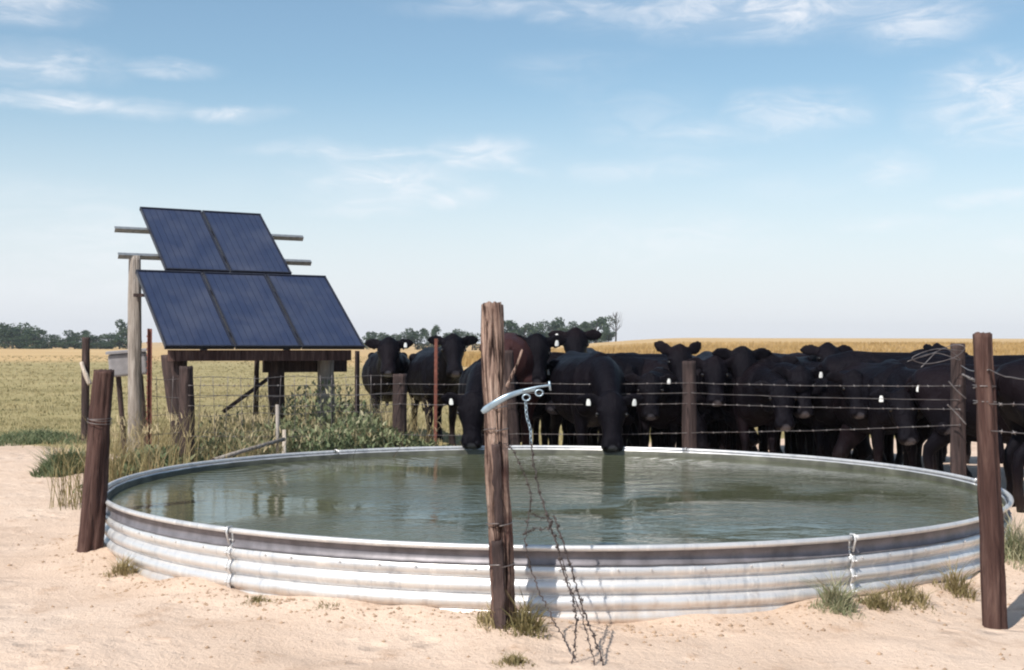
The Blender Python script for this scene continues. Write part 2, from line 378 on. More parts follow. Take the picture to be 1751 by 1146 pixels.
def m_cell(nt, p):
    g = noise(nt, coords(nt, (1, .3, 1)), 5, 3); o = nd(nt, 'ShaderNodeObjectInfo')
    c = ramp(nt, g, [(.35, (.018, .027, .062)), (.65, (.027, .038, .076))])
    c = mixc(nt, maprange(nt, o.outputs['Random'], 0, 1, 0, .5), c, (.016, .026, .068))
    dust = noise(nt, coords(nt), 2.2, 5, .6)
    c = mixc(nt, maprange(nt, dust, .45, .75, .02, .12), c, (.30, .29, .29))
    nt.links.new(c, p.inputs['Base Color']); p.inputs['Roughness'].default_value = .28; p.inputs['Coat Weight'].default_value = .2; p.inputs['Coat Roughness'].default_value = .12
CELL = material('solar_cell', m_cell)
BACKSHEET = flat('panel_backing', (.014, .020, .046), .3)

def m_cow(nt, p):
    L = nt.links; o = nd(nt, 'ShaderNodeObjectInfo')
    n1 = noise(nt, coords(nt), 3.0, 4, .6); n2 = noise(nt, coords(nt, (1, 1, .35)), 130, 3, .7)
    c = ramp(nt, n1, [(.3, (.0022, .0018, .0028)), (.55, (.0038, .0031, .0046)), (.75, (.0075, .0058, .0075))])
    c = mixc(nt, maprange(nt, o.outputs['Random'], .3, 1, 0, .5), c, (.0045, .0037, .0055))
    c = mixc(nt, attr(nt, 'brown'), c, (.046, .020, .019))
    c = mixc(nt, maprange(nt, attr(nt, 'dust'), 0, 1, 0, .26), c, (.13, .085, .062))
    c = mixc(nt, attr(nt, 'muzzle'), c, (.055, .053, .062))
    L.new(c, p.inputs['Base Color'])
    L.new(maprange(nt, attr(nt, 'muzzle'), 0, 1, .47, .16), p.inputs['Roughness']); L.new(maprange(nt, attr(nt, 'muzzle'), 0, 1, .075, 1.0), p.inputs['Specular IOR Level'])
    p.inputs['Specular IOR Level'].default_value = .20; p.inputs['Specular Tint'].default_value = (.86, .84, 1.0, 1)
    n3 = noise(nt, coords(nt, (1.0, 1.0, .5)), 13, 4, .6, .6); hh = nd(nt, 'ShaderNodeMath', operation='MULTIPLY_ADD'); L.new(n3, hh.inputs[0]); hh.inputs[1].default_value = 3.0; L.new(n2, hh.inputs[2])
    bump(nt, p, hh.outputs[0], .7, .010)
COW = material('black_cattle_coat', m_cow)

def m_leafy(stops, name, trans=.25):
    def b(nt, p):
        c = ramp(nt, attr(nt, 'tone'), stops); L = nt.links
        L.new(c, p.inputs['Base Color']); p.inputs['Roughness'].default_value = .7; p.inputs['Specular IOR Level'].default_value = .2
        t = nd(nt, 'ShaderNodeBsdfTranslucent'); L.new(c, t.inputs['Color'])
        ms = nd(nt, 'ShaderNodeMixShader'); ms.inputs[0].default_value = trans
        L.new(p.outputs[0], ms.inputs[1]); L.new(t.outputs[0], ms.inputs[2]); L.new(ms.outputs[0], nt.nodes['Material Output'].inputs[0])
    return material(name, b)
LEAF = m_leafy([(0, (.034, .055, .032)), (.5, (.056, .085, .044)), (1, (.095, .125, .062))], 'tree_leaves')
DRYGRASS = m_leafy([(0, (.16, .14, .06)), (.4, (.28, .225, .11)), (.75, (.42, .34, .19)), (1, (.55, .46, .30))], 'dry_grass')
FIELDGRASS = m_leafy([(0, (.13, .14, .06)), (.35, (.25, .22, .105)), (.7, (.38, .31, .165)), (1, (.48, .39, .23))], 'field_grass')
GREENWEED = m_leafy([(0, (.065, .095, .048)), (.45, (.135, .175, .09)), (.8, (.24, .26, .145)), (1, (.38, .35, .23))], 'green_weeds')
DEADSTEM = m_leafy([(0, (.035, .028, .022)), (1, (.12, .095, .07))], 'dead_stems', .1)
WHEAT = m_leafy([(0, (.30, .19, .07)), (.5, (.42, .28, .11)), (1, (.54, .38, .18))], 'ripe_grain')
BARK = flat('bark', (.06, .05, .042), .9, 0, .3)

RIMSHADE = flat('rim_shade_zinc', (.17, .16, .175), .5, .35, .35, 9)  # darker than the sheets: shadow below the rim put into the colour
INNERSHADE = flat('inner_wall_shade', (.085, .085, .065), .55, .1, .6, 5)  # dark colour stands in for the shade inside the tank wall

# ------------------------------------------------------------------ the tank's place, the ground
TX, TY, TR, RIM = 0.307, 10.0, 3.27, 0.40
TC = Vector((TX, TY, 0))
def gz(x, y):
    x = np.asarray(x, float); y = np.asarray(y, float)
    d = np.hypot(x - TX, y - TY)
    z = .05 * sstep(12.5, 16, y)
    z = z + .060 * np.exp(-((d - TR) / .26) ** 2) * np.clip(.60 + 1.7 * fbm(x * 1.1, y * 1.1, 5, 3), .25, 1.6)
    z = z + .07 * np.exp(-((x - TX - 3.2) ** 2 + (y - 8.2) ** 2) / .9) + .05 * np.exp(-((x + 3.0) ** 2 + (y - 8.9) ** 2) / .4)
    z = z + .05 * np.exp(-((x + .02) ** 2 + (y - 6.45) ** 2) / .12)
    r = np.hypot(x, y); a = np.degrees(np.arctan2(x, np.maximum(y, .1)))
    rise = sstep(60, 330, r) * (-.3 + 3.1 * sstep(-2, 8, a))
    z = z + rise + .25 * sstep(40, 200, r) * fbm(x * .012, y * .012, 3, 3)
    near = 1 - sstep(25, 60, r)
    z = z + near * (.05 * fbm(x * .6, y * .6, 21, 3) + .022 * fbm(x * 3.1, y * 3.1, 31, 3) + .010 * np.minimum(0, fbm(x * 7.5, y * 7.5, 41, 2) + .12))
    return z
def gzf(x, y): return float(gz(x, y))
def axis_pts(lo, hi, step, far, grow):
    out = list(np.arange(lo, hi, step)); s = step; v = out[-1]
    while v < far: s *= grow; v += s; out.append(v)
    s = step; v = out[0]; pre = []
    while v > -far: s *= grow; v -= s; pre.append(v)
    return np.array(pre[::-1] + out)
def grass_mask(x, y):
    edge = 18.3 + .8 * fbm(x * .25, y * .25, 9, 3)
    edge = edge - 4.2 * np.exp(-((x + 3.2) / 2.3) ** 2)             # the weeds round the panels reach the tank
    edge = edge + 1.5 * sstep(0, 5, x)
    return sstep(-.8, .8, y - edge)
def build_ground():
    xs = axis_pts(-4.2, 4.2, .045, 3200, 1.045); ys = axis_pts(4.6, 9.0, .045, 3200, 1.04)
    X, Y = np.meshgrid(xs, ys); Z = gz(X, Y)
    n1, n2 = X.shape; idx = np.arange(n1 * n2).reshape(n1, n2)
    q = np.stack([idx[:-1, :-1], idx[:-1, 1:], idx[1:, 1:], idx[1:, :-1]], -1).reshape(-1, 4)
    me = fast_mesh('ground', np.stack([X, Y, Z], -1).reshape(-1, 3), q, smooth=True)
    g = me.attributes.new('grass', 'FLOAT', 'POINT'); g.data.foreach_set('value', grass_mask(X, Y).ravel().astype(np.float32))
    r = np.hypot(X, Y); a = np.degrees(np.arctan2(X, np.maximum(Y, .1)))
    gold = sstep(45, 75, r + 14 * fbm(X * .05, Y * .05, 4, 3) + 25 * sstep(-4, 6, a) - 40 * (1 - sstep(-14, 0, a)))
    g = me.attributes.new('gold', 'FLOAT', 'POINT'); g.data.foreach_set('value', gold.ravel().astype(np.float32))
    tag(link('ground', me, GROUND), kind='structure')
build_ground()

# ------------------------------------------------------------------ stock tank
tank = empty('stock_tank', (TX, TY, 0))
tag(tank, 'big round corrugated galvanized stock tank brimming with green water', 'tank')
def profile(z):
    """outward offset of the corrugated sheet at height z"""
    if z > .318: return -.024
    return -.022 + .030 * abs(sin(pi * (.318 - z) / .082)) ** .72
SEAMS = [236.0, 293.5]
def seam_angles():
    out = []
    for px in (395, 1457):
        best = min((abs((lambda P: 875.5 + F_PX * (P.x) / P.y)(TC + Vector((cos(a), sin(a), 0)) * TR) - px), a) for a in np.linspace(pi, 2 * pi, 3000))
        out.append(best[1])
    return out
sa = seam_angles(); span = sa[1] - sa[0]
angles = [sa[0] + span * k for k in range(-2, 7)]
ang0 = sa[0]; nsheet = max(5, round(2 * pi / span)); 
starts = [ang0 + span * k for k in range(nsheet)]
starts = [s for s in starts if s < ang0 + 2 * pi - .25] + [ang0 + 2 * pi]
zs = [RIM - .012] + list(np.linspace(.37, .320, 4)) + list(np.linspace(.318, -.12, 100))
for i in range(len(starts) - 1):
    a0, a1 = starts[i], starts[i + 1]; n = max(8, int((a1 - a0) / radians(1.3)))
    off = .0015 if i % 2 else -.0015
    v = []; f = []
    ths = np.linspace(a0 - .006, a1 + .006, n + 1)
    for th in ths:
        dent = .022 * vnoise(th * 9 + 3, i * 1.7, 3) + .010 * vnoise(th * 31, 2.2, 8)
        for z in zs:
            r = TR + profile(z) + off + dent * (1 - z / .42) + .004 * float(vnoise(th * 60, z * 14, 12))
            v.append((r * cos(th), r * sin(th), z))
    m = len(zs)
    for a in range(n):
        for b in range(m - 1): f.append((a * m + b, a * m + b + 1, (a + 1) * m + b + 1, (a + 1) * m + b))
    o = MB().add(v, f).build('wall_sheet', GALV, tank, True)
    sol = o.modifiers.new('thickness', 'SOLIDIFY'); sol.thickness = .004; sol.offset = -1
    # rim pipe of this sheet
    mb = MB(); mb.tube([((TR + .006) * cos(t), (TR + .006) * sin(t), RIM + .004 * float(vnoise(t * 7, .3, 2))) for t in np.linspace(a0 + .004, a1 - .004, n * 2)], .0165, 12)
    mb.build('rim', GALV, tank, True)
    # band under the rim, coloured dark to deepen the shadow of the rim
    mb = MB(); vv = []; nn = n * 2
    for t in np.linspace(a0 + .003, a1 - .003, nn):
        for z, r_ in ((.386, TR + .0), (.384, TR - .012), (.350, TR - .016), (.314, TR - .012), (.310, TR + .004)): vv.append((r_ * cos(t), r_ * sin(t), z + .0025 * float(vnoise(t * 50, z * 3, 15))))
    mb.add(vv, [(5 * k + j, 5 * k + j + 1, 5 * k + j + 6, 5 * k + j + 5) for k in range(nn - 1) for j in range(4)]); mb.build('rim_shade_band', RIMSHADE, tank, True)
    # seam strap with bolts, and the clip over the rim
    t = a0; rad = Vector((cos(t), sin(t), 0)); tan = Vector((-sin(t), cos(t), 0))
    mb = MB()
    path = [(rad * (TR + .006 + .55 * profile(z)) + Vector((0, 0, z))) for z in np.linspace(.306, -.08, 50)]
    vv = []
    for p in path:
        for s_ in (-.015, .015): vv.append(p + tan * s_ + rad * .004)
    mb.add(vv, [(2 * k, 2 * k + 1, 2 * k + 3, 2 * k + 2) for k in range(len(path) - 1)])
    sb = mb.build('seam_strap', GALV, tank, True)
    so = sb.modifiers.new('thickness', 'SOLIDIFY'); so.thickness = .003
    for z in (.345, .277, .195, .113):
        for s_ in (-.012, .012):
            b = MB(); c = rad * (TR + .014 + profile(z)) + tan * s_ + Vector((0, 0, z)); b.tube([c - rad * .004, c + rad * .005, c + rad * .008], [.0065, .0065, .003], 6)
            b.build('bolt', GALV, sb)
    clip = MB()
    clip.tube([rad * (TR + .008) + Vector((0, 0, RIM - .075)), rad * (TR + .028) + Vector((0, 0, RIM - .01)), rad * (TR + .022) + Vector((0, 0, RIM + .020)), rad * (TR - .010) + Vector((0, 0, RIM + .020)), rad * (TR - .016) + Vector((0, 0, RIM - .01))], .006, 6)
    clip.build('rim_clip', GALV, tank, True)
    # strip above the waterline, shade of the inner wall put into its dark colour
    mb = MB(); nn = n * 2; vv = []
    for t in np.linspace(a0, a1, nn):
        for z, r_ in ((.30, TR - .034), (.372, TR - .034), (.378, TR - .030)): vv.append((r_ * cos(t), r_ * sin(t), z + .004 * float(vnoise(t * 40, z, 5))))
    mb.add(vv, [(3 * k + j, 3 * k + j + 1, 3 * k + j + 4, 3 * k + j + 3) for k in range(nn - 1) for j in (0, 1)]); mb.build('inner_shade_band', INNERSHADE, tank, True)
# row of bolt heads under the rim
for k in range(84):
    t = ang0 + 2 * pi * k / 84 + .012 * sin(k * 2.3); rad = Vector((cos(t), sin(t), 0)); c = rad * (TR + profile(.274) + .002) + Vector((0, 0, .290))
    if k == 0:
        b = MB(); b.tube([(0, 0, 0), (.004, 0, 0), (.006, 0, 0)], [.0065, .0065, .003], 6); bm_ = mesh('bolt_head', b.v, b.f); bm_.materials.append(GALV)
    o = link('bolt', bm_, None, tank); o.location = c; o.rotation_euler = (0, 0, t)

# water surface
def build_water():
    n = 128; rr = TR - .035; v = [(0, 0, 0)]; f = []
    rads = np.linspace(.3, rr, 30)
    for r in rads:
        for k in range(n): v.append((r * cos(2 * pi * k / n), r * sin(2 * pi * k / n), 0))
    for k in range(n): f.append((0, 1 + k, 1 + (k + 1) % n))
    for i in range(len(rads) - 1):
        for k in range(n): f.append((1 + i * n + k, 1 + (i + 1) * n + k, 1 + (i + 1) * n + (k + 1) % n, 1 + i * n + (k + 1) % n))
    o = MB().add(v, f).build('water', WATER, None, True, (TX, TY, .335)); tag(o, kind='structure')
build_water()

# ------------------------------------------------------------------ posts
def post(name, base, top, r0, r1, mat, label, lump=.10, seed=0, cat='post', grooves=.12, group='wooden fence posts round the tank', topcut=0.0, n=28, m=46):
    base = Vector(base); top = Vector(top); ax = top - base; h = ax.length; v = []; f = []
    sd = seed * 17 + 3
    for j in range(m):
        t = j / (m - 1)
        for k in range(n):
            w = 2 * pi * k / n
            r = r0 + (r1 - r0) * t
            r *= 1 + lump * float(fbm(cos(w) * 1.1 + 5 + sd, t * 4 + sin(w) * 1.1, sd, 3)) - grooves * max(0, float(vnoise(k * .55 + sd, t * 2.2, sd + 4)) * 2) + grooves * .3 * float(vnoise(k * 3.3, t * 9, sd))
            bow = .012 * sin(t * pi) * (1 if seed % 2 else -1)
            zt = t * h - .25 * (1 - t) * 0
            if j == m - 1: zt += topcut * cos(w) * 1.0 + .018 * float(vnoise(k * .9, 1.3, sd))
            v.append(Vector((r * cos(w) + bow, r * sin(w), zt)))
    v.append(Vector((0, 0, h + .002)))
    for j in range(m - 1):
        for k in range(n): f.append((j * n + k, j * n + (k + 1) % n, (j + 1) * n + (k + 1) % n, (j + 1) * n + k))
    for k in range(n): f.append(((m - 1) * n + k, (m - 1) * n + (k + 1) % n, len(v) - 1))
    o = MB().add(v, f).build(name, mat, None, True)
    o.location = base; o.rotation_mode = 'QUATERNION'; o.rotation_quaternion = ax.to_track_quat('Z', 'Y')
    tag(o, label, cat, group); return o
def wrap(o, z, r, turns=2, wr=.0025):
    mb = MB(); mb.tube([(r * cos(t), r * sin(t), z + .006 * t / (2 * pi) + .006 * sin(t * 1.3)) for t in np.linspace(0, turns * 2 * pi, 40 * turns)], wr, 5)
    return mb.build('wire_wrap', WIRE, o, True)

left_post = post('fence_post', at(149, 985, 8.55), at(177, 634, 8.55), .077, .068, W_RED, 'short thick red-brown wooden post leaning at the left edge of the tank', .20, 1, grooves=.26, topcut=.008, n=44, m=70)
wrap(left_post, 1.02, .076); wrap(left_post, 1.0, .077, 1)
mid_post = post('fence_post', at(862, 1096, 6.42) - Vector((0, 0, .05)), at(840, 521, 6.42), .064, .052, W_PALE, 'tall split weathered post standing before the middle of the tank', .34, 2, grooves=.42, topcut=.012, n=56, m=90)
for z, r_ in ((.62, .064), (.42, .066), (1.19, .058), (1.08, .059)): wrap(mid_post, z, r_, 1, .0032)
for a0_, a1_, z0_, z1_, off_ in ((3.0, 4.1, .02, .86, .004), (5.6, 6.5, .05, .55, .004), (5.9, 6.6, .62, 1.02, .003)):
    vv = []; nz_ = 26; na_ = 9
    for j in range(nz_):
        t_ = j / (nz_ - 1); zz = z0_ + (z1_ - z0_) * t_
        for k in range(na_):
            a_ = a0_ + (a1_ - a0_) * k / (na_ - 1) + .16 * float(vnoise(j * .45, k * .1 + a0_, 6)); r_ = (.064 - .012 * zz / 1.6) * (1.02 + .10 * float(fbm(k * .7, j * .5, 4, 2))) + off_
            vv.append((r_ * cos(a_), r_ * sin(a_), zz + .02 * float(vnoise(k * .9, 3.3 + t_, 8))))
    sl_ = MB().add(vv, [(j * na_ + k, j * na_ + k + 1, (j + 1) * na_ + k + 1, (j + 1) * na_ + k) for j in range(nz_ - 1) for k in range(na_ - 1)]).build('bark_strip', W_DARK, mid_post, True)
    so_ = sl_.modifiers.new('thickness', 'SOLIDIFY'); so_.thickness = .012; so_.offset = -1
right_post = post('fence_post', at(1702, 1085, 6.75) - Vector((0, 0, .05)), at(1679, 571, 6.75), .066, .048, W_RED, 'tall red-brown wooden post leaning at the right end of the tank', .24, 3, grooves=.26, topcut=.008, n=44, m=70)
wrap(right_post, 1.32, .055); wrap(right_post, 1.24, .056)
def gpost(px, d, ytop, r, mat, label, seed, xtop=None, **k):
    b = at(px, 600, d); b.z = gzf(b.x, b.y) - .15
    return post('fence_post', b, at(xtop if xtop else px, ytop, d), r * 1.05, r * .97, mat, label, .12, seed, **k)
fp = {}
fp[1640] = gpost(1641, 11.5, 588, .066, W_DARK, 'dark square-topped post among the cattle behind the right end of the tank', 4, 1638)
fp[1180] = gpost(1181, 13.75, 618, .078, W_DARK, 'dark wooden post behind the tank in front of the cattle, right of middle', 5, 1178)
fp[880] = gpost(884, 13.75, 600, .066, W_DARK, 'brown wooden post behind the tank just right of the tall split post', 6, 868)
fp[683] = gpost(684, 13.6, 640, .076, W_DARK, 'dark wooden post behind the tank in front of the leftmost standing cow', 7)
fp[320] = gpost(321, 12.3, 627, .070, W_DARK, 'dark wooden post under the left corner of the solar panels', 8, 319)
fp[145] = gpost(147, 18.0, 577, .055, W_DARK, 'thin dark post at the edge of the left field beyond the short red-brown post', 9)
# bleached stick caught on the far left post
st = MB(); st.tube(bez([at(139, 620, 17.9), at(146, 640, 17.85), at(154, 658, 17.85)], 6), [.028] * 6 + [.034] * 6 + [.03], 8)
tag(st.build('stick', W_DRIFT, None, True), 'short bleached stick wedged against the thin dark post in the left field', 'stick')
# steel posts
def steel_post(px, d, ytop, mat, label, w=.045, xtop=None):
    b = at(px, 600, d); b.z = gzf(b.x, b.y) - .1; t = at(xtop or px, ytop, d); root = empty('steel_post', b)
    ax = t - b; M = ax.to_track_quat('Z', 'Y').to_matrix()
    mb = MB(); h = ax.length
    mb.box(M @ Vector((0, 0, h / 2)), (w, .006, h), M); mb.box(M @ Vector((0, .018, h / 2)), (.007, .03, h - .004), M)
    mb.build('tee_shaft', mat, root)
    stud = MB(); stud.box((0, 0, 0), (w * .6, .012, .014)); sm_ = mesh('stud', stud.v, stud.f); sm_.materials.append(mat)
    for k in range(int(h / .06)):
        s_ = link('stud', sm_, None, root); s_.location = M @ Vector((0, -.008, .04 + k * .06)); s_.rotation_euler = M.to_euler()
    return tag(root, label, 'post', 'steel fence posts')
steel_post(254, 12.45, 562, RUST, 'rusty red steel post standing left of the solar panels', .066)
steel_post(611, 13.9, 600, W_DARK, 'dark thin steel post under the right corner of the solar panels', .05)
steel_post(747, 14.3, 579, RUST, 'rusty steel post in front of the second standing cow from the left', .062, 748)

# ------------------------------------------------------------------ wires
def strand(pts, label, barbs=True, r=.0028, name='barbed_wire', spacing=.13, group='barbed wire strands behind the tank', sag=0.0, twist=True):
    mb = MB(); P = []
    for a, b in zip(pts[:-1], pts[1:]):
        a = Vector(a); b = Vector(b); n = max(6, int((b - a).length / .05))
        for k in range(n):
            t = k / n; P.append(a.lerp(b, t) - Vector((0, 0, sag * 4 * t * (1 - t))) + Vector((0, 0, .006 * float(vnoise(a.x * 9 + t * n * .35, a.z * 7, 3)))))
    P.append(Vector(pts[-1]))
    mb.tube(P, r, 5)
    if barbs:
        L = 0; last = 0
        for i in range(1, len(P)):
            L += (P[i] - P[i - 1]).length
            if L - last > spacing:
                last = L; t = (P[i] - P[i - 1]).normalized(); u = t.orthogonal().normalized(); q = Matrix.Rotation(random.random() * 3.1, 3, t)
                u = q @ u; w = t.cross(u)
                mb.tube([P[i] - u * .012 - t * .004, P[i] + u * .012 + t * .004], r * .8, 4)
                mb.tube([P[i] - w * .012 + t * .006, P[i] + w * .012 - t * .002], r * .8, 4)
                mb.tube([P[i] - t * .009, P[i] + t * .009], r * 2.0, 6)
    o = mb.build(name, WIRE, None, True); tag(o, label, 'wire', group); return o
def fw(px, py, d): return at(px, py, d - .08)
levels = [('top', 655, 657, 655, 660, True), ('second', 672, 675, 672, 684, False), ('third', 690, 692, 690, 700, True), ('lowest', 742, 742, 740, 727, True)]
for nm, y0, y1, y2, y3, brb in levels:
    strand([fw(322, y0 + 4, 12.3), fw(684, y0 + 1, 13.6), fw(884, y0, 13.75), fw(1181, y2, 13.75), fw(1641, y3, 11.5)], '%s wire of the four strung behind the tank in front of the cattle' % nm, brb, .0028, sag=.012)
strand([at(1645, 640, 11.4), at(1690, 662, 6.7)], 'loose wire from the dark square-topped post to the right leaning post', True, .003, group=None)
strand([at(1690, 632, 6.7), at(1720, 645, 6.4), at(1780, 652, 6.0)], 'slack upper wire leaving the right leaning post for the right edge', False, .0032, group=None)
strand([at(1690, 690, 6.7), at(1780, 693, 6.1)], 'middle barbed wire leaving the right leaning post for the right edge', True, .0026, group=None)
strand([at(1692, 738, 6.7), at(1780, 742, 6.1)], 'lower barbed wire leaving the right leaning post for the right edge', True, .0026, group=None)
def coil(pts, label, r=.0035, name='loose_wire'):
    mb = MB(); mb.tube(bez(pts, 12), r, 6); return tag(mb.build(name, WIRE, None, True), label, 'wire')
coil([at(1648, 600, 11.35), at(1600, 597, 11.2), at(1560, 612, 11.1), at(1585, 622, 11.15), at(1630, 612, 11.2), at(1650, 595, 11.3), at(1630, 590, 11.35), at(1590, 606, 11.2), at(1552, 618, 11.1), at(1600, 604, 11.2), at(1642, 616, 11.3), at(1612, 596, 11.25), at(1575, 628, 11.1)], 'tangled coil of loose wire round the dark square-topped post', .0034)
coil([at(1622, 652, 11.3), at(1636, 668, 11.3), at(1652, 682, 11.3)], 'upper short stiff wire stay slanting across the square-topped post', .006)
coil([at(1620, 692, 11.3), at(1636, 708, 11.3), at(1652, 726, 11.3)], 'lower short stiff wire stay slanting across the square-topped post', .006)
coil([at(1643, 625, 11.4), at(1660, 634, 9.0), at(1689, 633, 6.68)], 'pale wire tied from the square-topped post round the right leaning post', .004)

# woven wire netting between the posts under the panels
net = empty('wire_netting', fp[320].location)
tag(net, 'rusty woven wire netting stretched under the solar panels behind the weeds', 'fence')
nA, nB = Vector(at(255, 600, 12.45)), Vector(at(684, 600, 13.6)); base = Vector(net.location)
for z in (.12, .26, .41, .57, .74, .92, 1.10):
    mb = MB(); mb.tube([Vector((nA.x, nA.y + .05, z)).lerp(Vector((nB.x, nB.y + .05, z)), t) + Vector((0, 0, .012 * sin(t * 19 + z * 9))) - base for t in np.linspace(0, 1, 24)], .0028, 4); mb.build('line_wire', WIRE, net, True)
for k in range(19):
    t = (k + .5) / 19; p = nA.lerp(nB, t)
    mb = MB(); mb.tube([Vector((p.x + .012 * sin(k * 3 + z * 4), p.y + .053, z)) - base for z in np.linspace(.1, 1.12, 8)], .0026, 4); mb.build('stay_wire', WIRE, net, True)

# stretcher lever, chain and tangle at the middle post
lev = empty('gate_lever', at(880, 682, 6.3)); lb = Vector(lev.location)
def rel(pts, b=lb): return [Vector(p) - b for p in pts]
mb = MB(); cs = bez([at(824, 705, 6.26), at(846, 690, 6.24), at(870, 677, 6.24), at(895, 669, 6.26), at(916, 666, 6.27)], 8); rings = []
for i, c in enumerate(cs):
    t = i / (len(cs) - 1); tn = (cs[min(i + 1, len(cs) - 1)] - cs[max(i - 1, 0)]).normalized(); up_ = Vector((0, -1, 0)).cross(tn).normalized()
    hw = .018 * (1 - .5 * t) * min(1, .55 + t * 6); rings.append((c - lb, up_ * hw, Vector((0, .006, 0))))
mb.loft(rings, 10); mb.build('handle', LEVER, lev, True)
mb = MB(); mb.tube(rel(bez([at(893, 668, 6.25), at(918, 662, 6.25), at(940, 659, 6.26)], 6)), .006, 6); mb.tube(rel([at(939, 652, 6.26), at(941, 668, 6.26)]), .006, 6); mb.build('latch_rod', LEVER, lev, True)
for k, (px, py) in enumerate([(900, 680), (922, 672)]):
    c = at(px, py, 6.24) - lb; mb = MB(); mb.tube([c + Vector((.018 * cos(t), .002, .015 * sin(t))) for t in np.linspace(0, 2 * pi, 14)], .004, 5); mb.build('ring', LEVER, lev, True)
tag(lev, 'bluish bright steel tensioning lever fixed across the tall split post', 'lever')
def chain(path, label, ll=.021, name='chain', mat=None):
    P = bez(path, 40); root = empty(name, P[0]); b = P[0].copy(); L = 0; nxt = 0; k = 0
    for i in range(1, len(P)):
        L += (P[i] - P[i - 1]).length
        if L >= nxt:
            nxt += ll; t = (P[i] - P[i - 1]).normalized(); u = t.orthogonal().normalized(); w = t.cross(u)
            if k % 2: u = w
            k += 1; mb = MB(); mb.tube([P[i] - b + t * (ll * .62 * cos(a)) + u * (.0065 * sin(a)) for a in np.linspace(0, 2 * pi, 13)], .0024, 5); mb.build('link', mat or STEEL, root, True)
    return tag(root, label, 'chain')
chain([at(899, 690, 6.25), at(901, 712, 6.25), at(907, 735, 6.25), at(908, 757, 6.25)], 'short bright chain hanging from the tensioning lever', mat=LEVER)
def loose(pts, label, r=.004, barbs=True, seed=1):
    P = bez(pts, 14); rr = random.Random(seed)
    P = [p + Vector((rr.uniform(-1, 1), rr.uniform(-1, 1), rr.uniform(-1, 1))) * .005 for p in P]
    r = r * .62
    mb = MB(); mb.tube(P, r, 6); L = 0; last = 0
    mb.tube([p + Vector((r * 1.6 * sin(i * .9), r * 1.6 * cos(i * .9), 0)) for i, p in enumerate(P)], r * .8, 5)
    if barbs:
        for i in range(1, len(P)):
            L += (P[i] - P[i - 1]).length
            if L - last > .06:
                last = L; t = (P[i] - P[i - 1]).normalized(); u = Matrix.Rotation(rr.random() * 3.1, 3, t) @ t.orthogonal().normalized(); w = t.cross(u)
                mb.tube([P[i] - u * .015, P[i] + u * .015], r * .6, 4); mb.tube([P[i] - w * .015, P[i] + w * .015 + t * .005], r * .6, 4); mb.tube([P[i] - t * .009, P[i] + t * .009], r * 1.9, 6)
    return tag(mb.build('loose_barbed_wire', OLDWIRE, None, True), label, 'wire', 'loose barbed wire at the tall split post')
G = lambda px, py: at(px, py, 5.95)
loose([at(908, 757, 6.24), at(914, 800, 6.2), at(925, 850, 6.15), at(940, 893, 6.1), at(952, 930, 6.08), at(962, 975, 6.05), at(978, 1020, 6.0), at(985, 1060, 5.95), at(982, 1110, 5.9), at(976, 1145, 5.85)], 'dark barbed wire hanging from the chain straight down to the dirt', .0042, True, 1)
loose([at(946, 880, 6.12), at(965, 935, 6.06), at(985, 1000, 6.0), at(1000, 1050, 5.95), at(1018, 1095, 5.88), at(1036, 1146, 5.8)], 'thick barbed wire slanting from the chain to the lower right', .0046, True, 2)
loose([at(938, 890, 6.1), at(958, 950, 6.05), at(975, 1005, 6.0), at(994, 1050, 5.95), at(1008, 1100, 5.88), at(1020, 1150, 5.8)], 'thinner barbed wire running close beside the thick slanting one', .003, True, 3)
loose([at(862, 757, 6.3), at(880, 775, 6.26), at(898, 815, 6.24), at(908, 845, 6.22), at(904, 880, 6.22), at(899, 930, 6.2), at(908, 975, 6.18)], 'curled wire dropping from the post side to the tank rim', .0032, True, 4)
loose([at(904, 960, 6.2), at(918, 1000, 6.15), at(938, 1045, 6.05), at(960, 1085, 5.98), at(976, 1115, 5.9)], 'rusty wire running from the post foot down to the right', .0042, False, 5)
loose([at(904, 878, 6.2), at(925, 885, 6.16), at(943, 890, 6.1), at(938, 903, 6.1), at(915, 905, 6.15), at(898, 912, 6.2)], 'small kinked loop joining the hanging wires', .003, True, 6)
# pale split stick and the rag at the post
sp_ = MB(); sp_.tube(bez([at(893, 598, 6.36), at(882, 628, 6.35), at(866, 662, 6.34)], 6), [.004] + [.006] * 6 + [.008] * 5 + [.010], 7)
tag(sp_.build('splinter', W_PALE, None, True), 'pale splinter standing off the right side of the tall split post', 'stick')

# ------------------------------------------------------------------ solar array
TH, TILT, PW, PL, PL2, U0 = 0.551, 0.647, .73, 1.37, 1.27, .451
A0 = Vector((-3.445, 13.0, 1.398)); E = Vector((cos(TH), sin(TH), 0)); UPV = Vector((-sin(TH) * cos(TILT), cos(TH) * cos(TILT), sin(TILT))); NRM = E.cross(UPV)
arr = empty('solar_array', (A0.x + .8, A0.y + .9, 0)); AB = Vector(arr.location)
tag(arr, 'five dark blue solar panels in two rows on an old timber frame', 'solar array')
PM = Matrix((E, UPV, NRM)).transposed()
def pp(u, v, n=0): return A0 + E * u + UPV * v + NRM * n - AB
def bar(mb, a, b, w, h): # rectangular bar between two points, in the panel frame
    a = Vector(a); b = Vector(b); d = b - a; x = d.normalized(); z = NRM if abs(x.dot(NRM)) < .9 else Vector((0, 0, 1)); y = z.cross(x).normalized(); z = x.cross(y)
    M = Matrix((x, y, z)).transposed(); mb.box((a + b) / 2, (d.length, w, h), M)
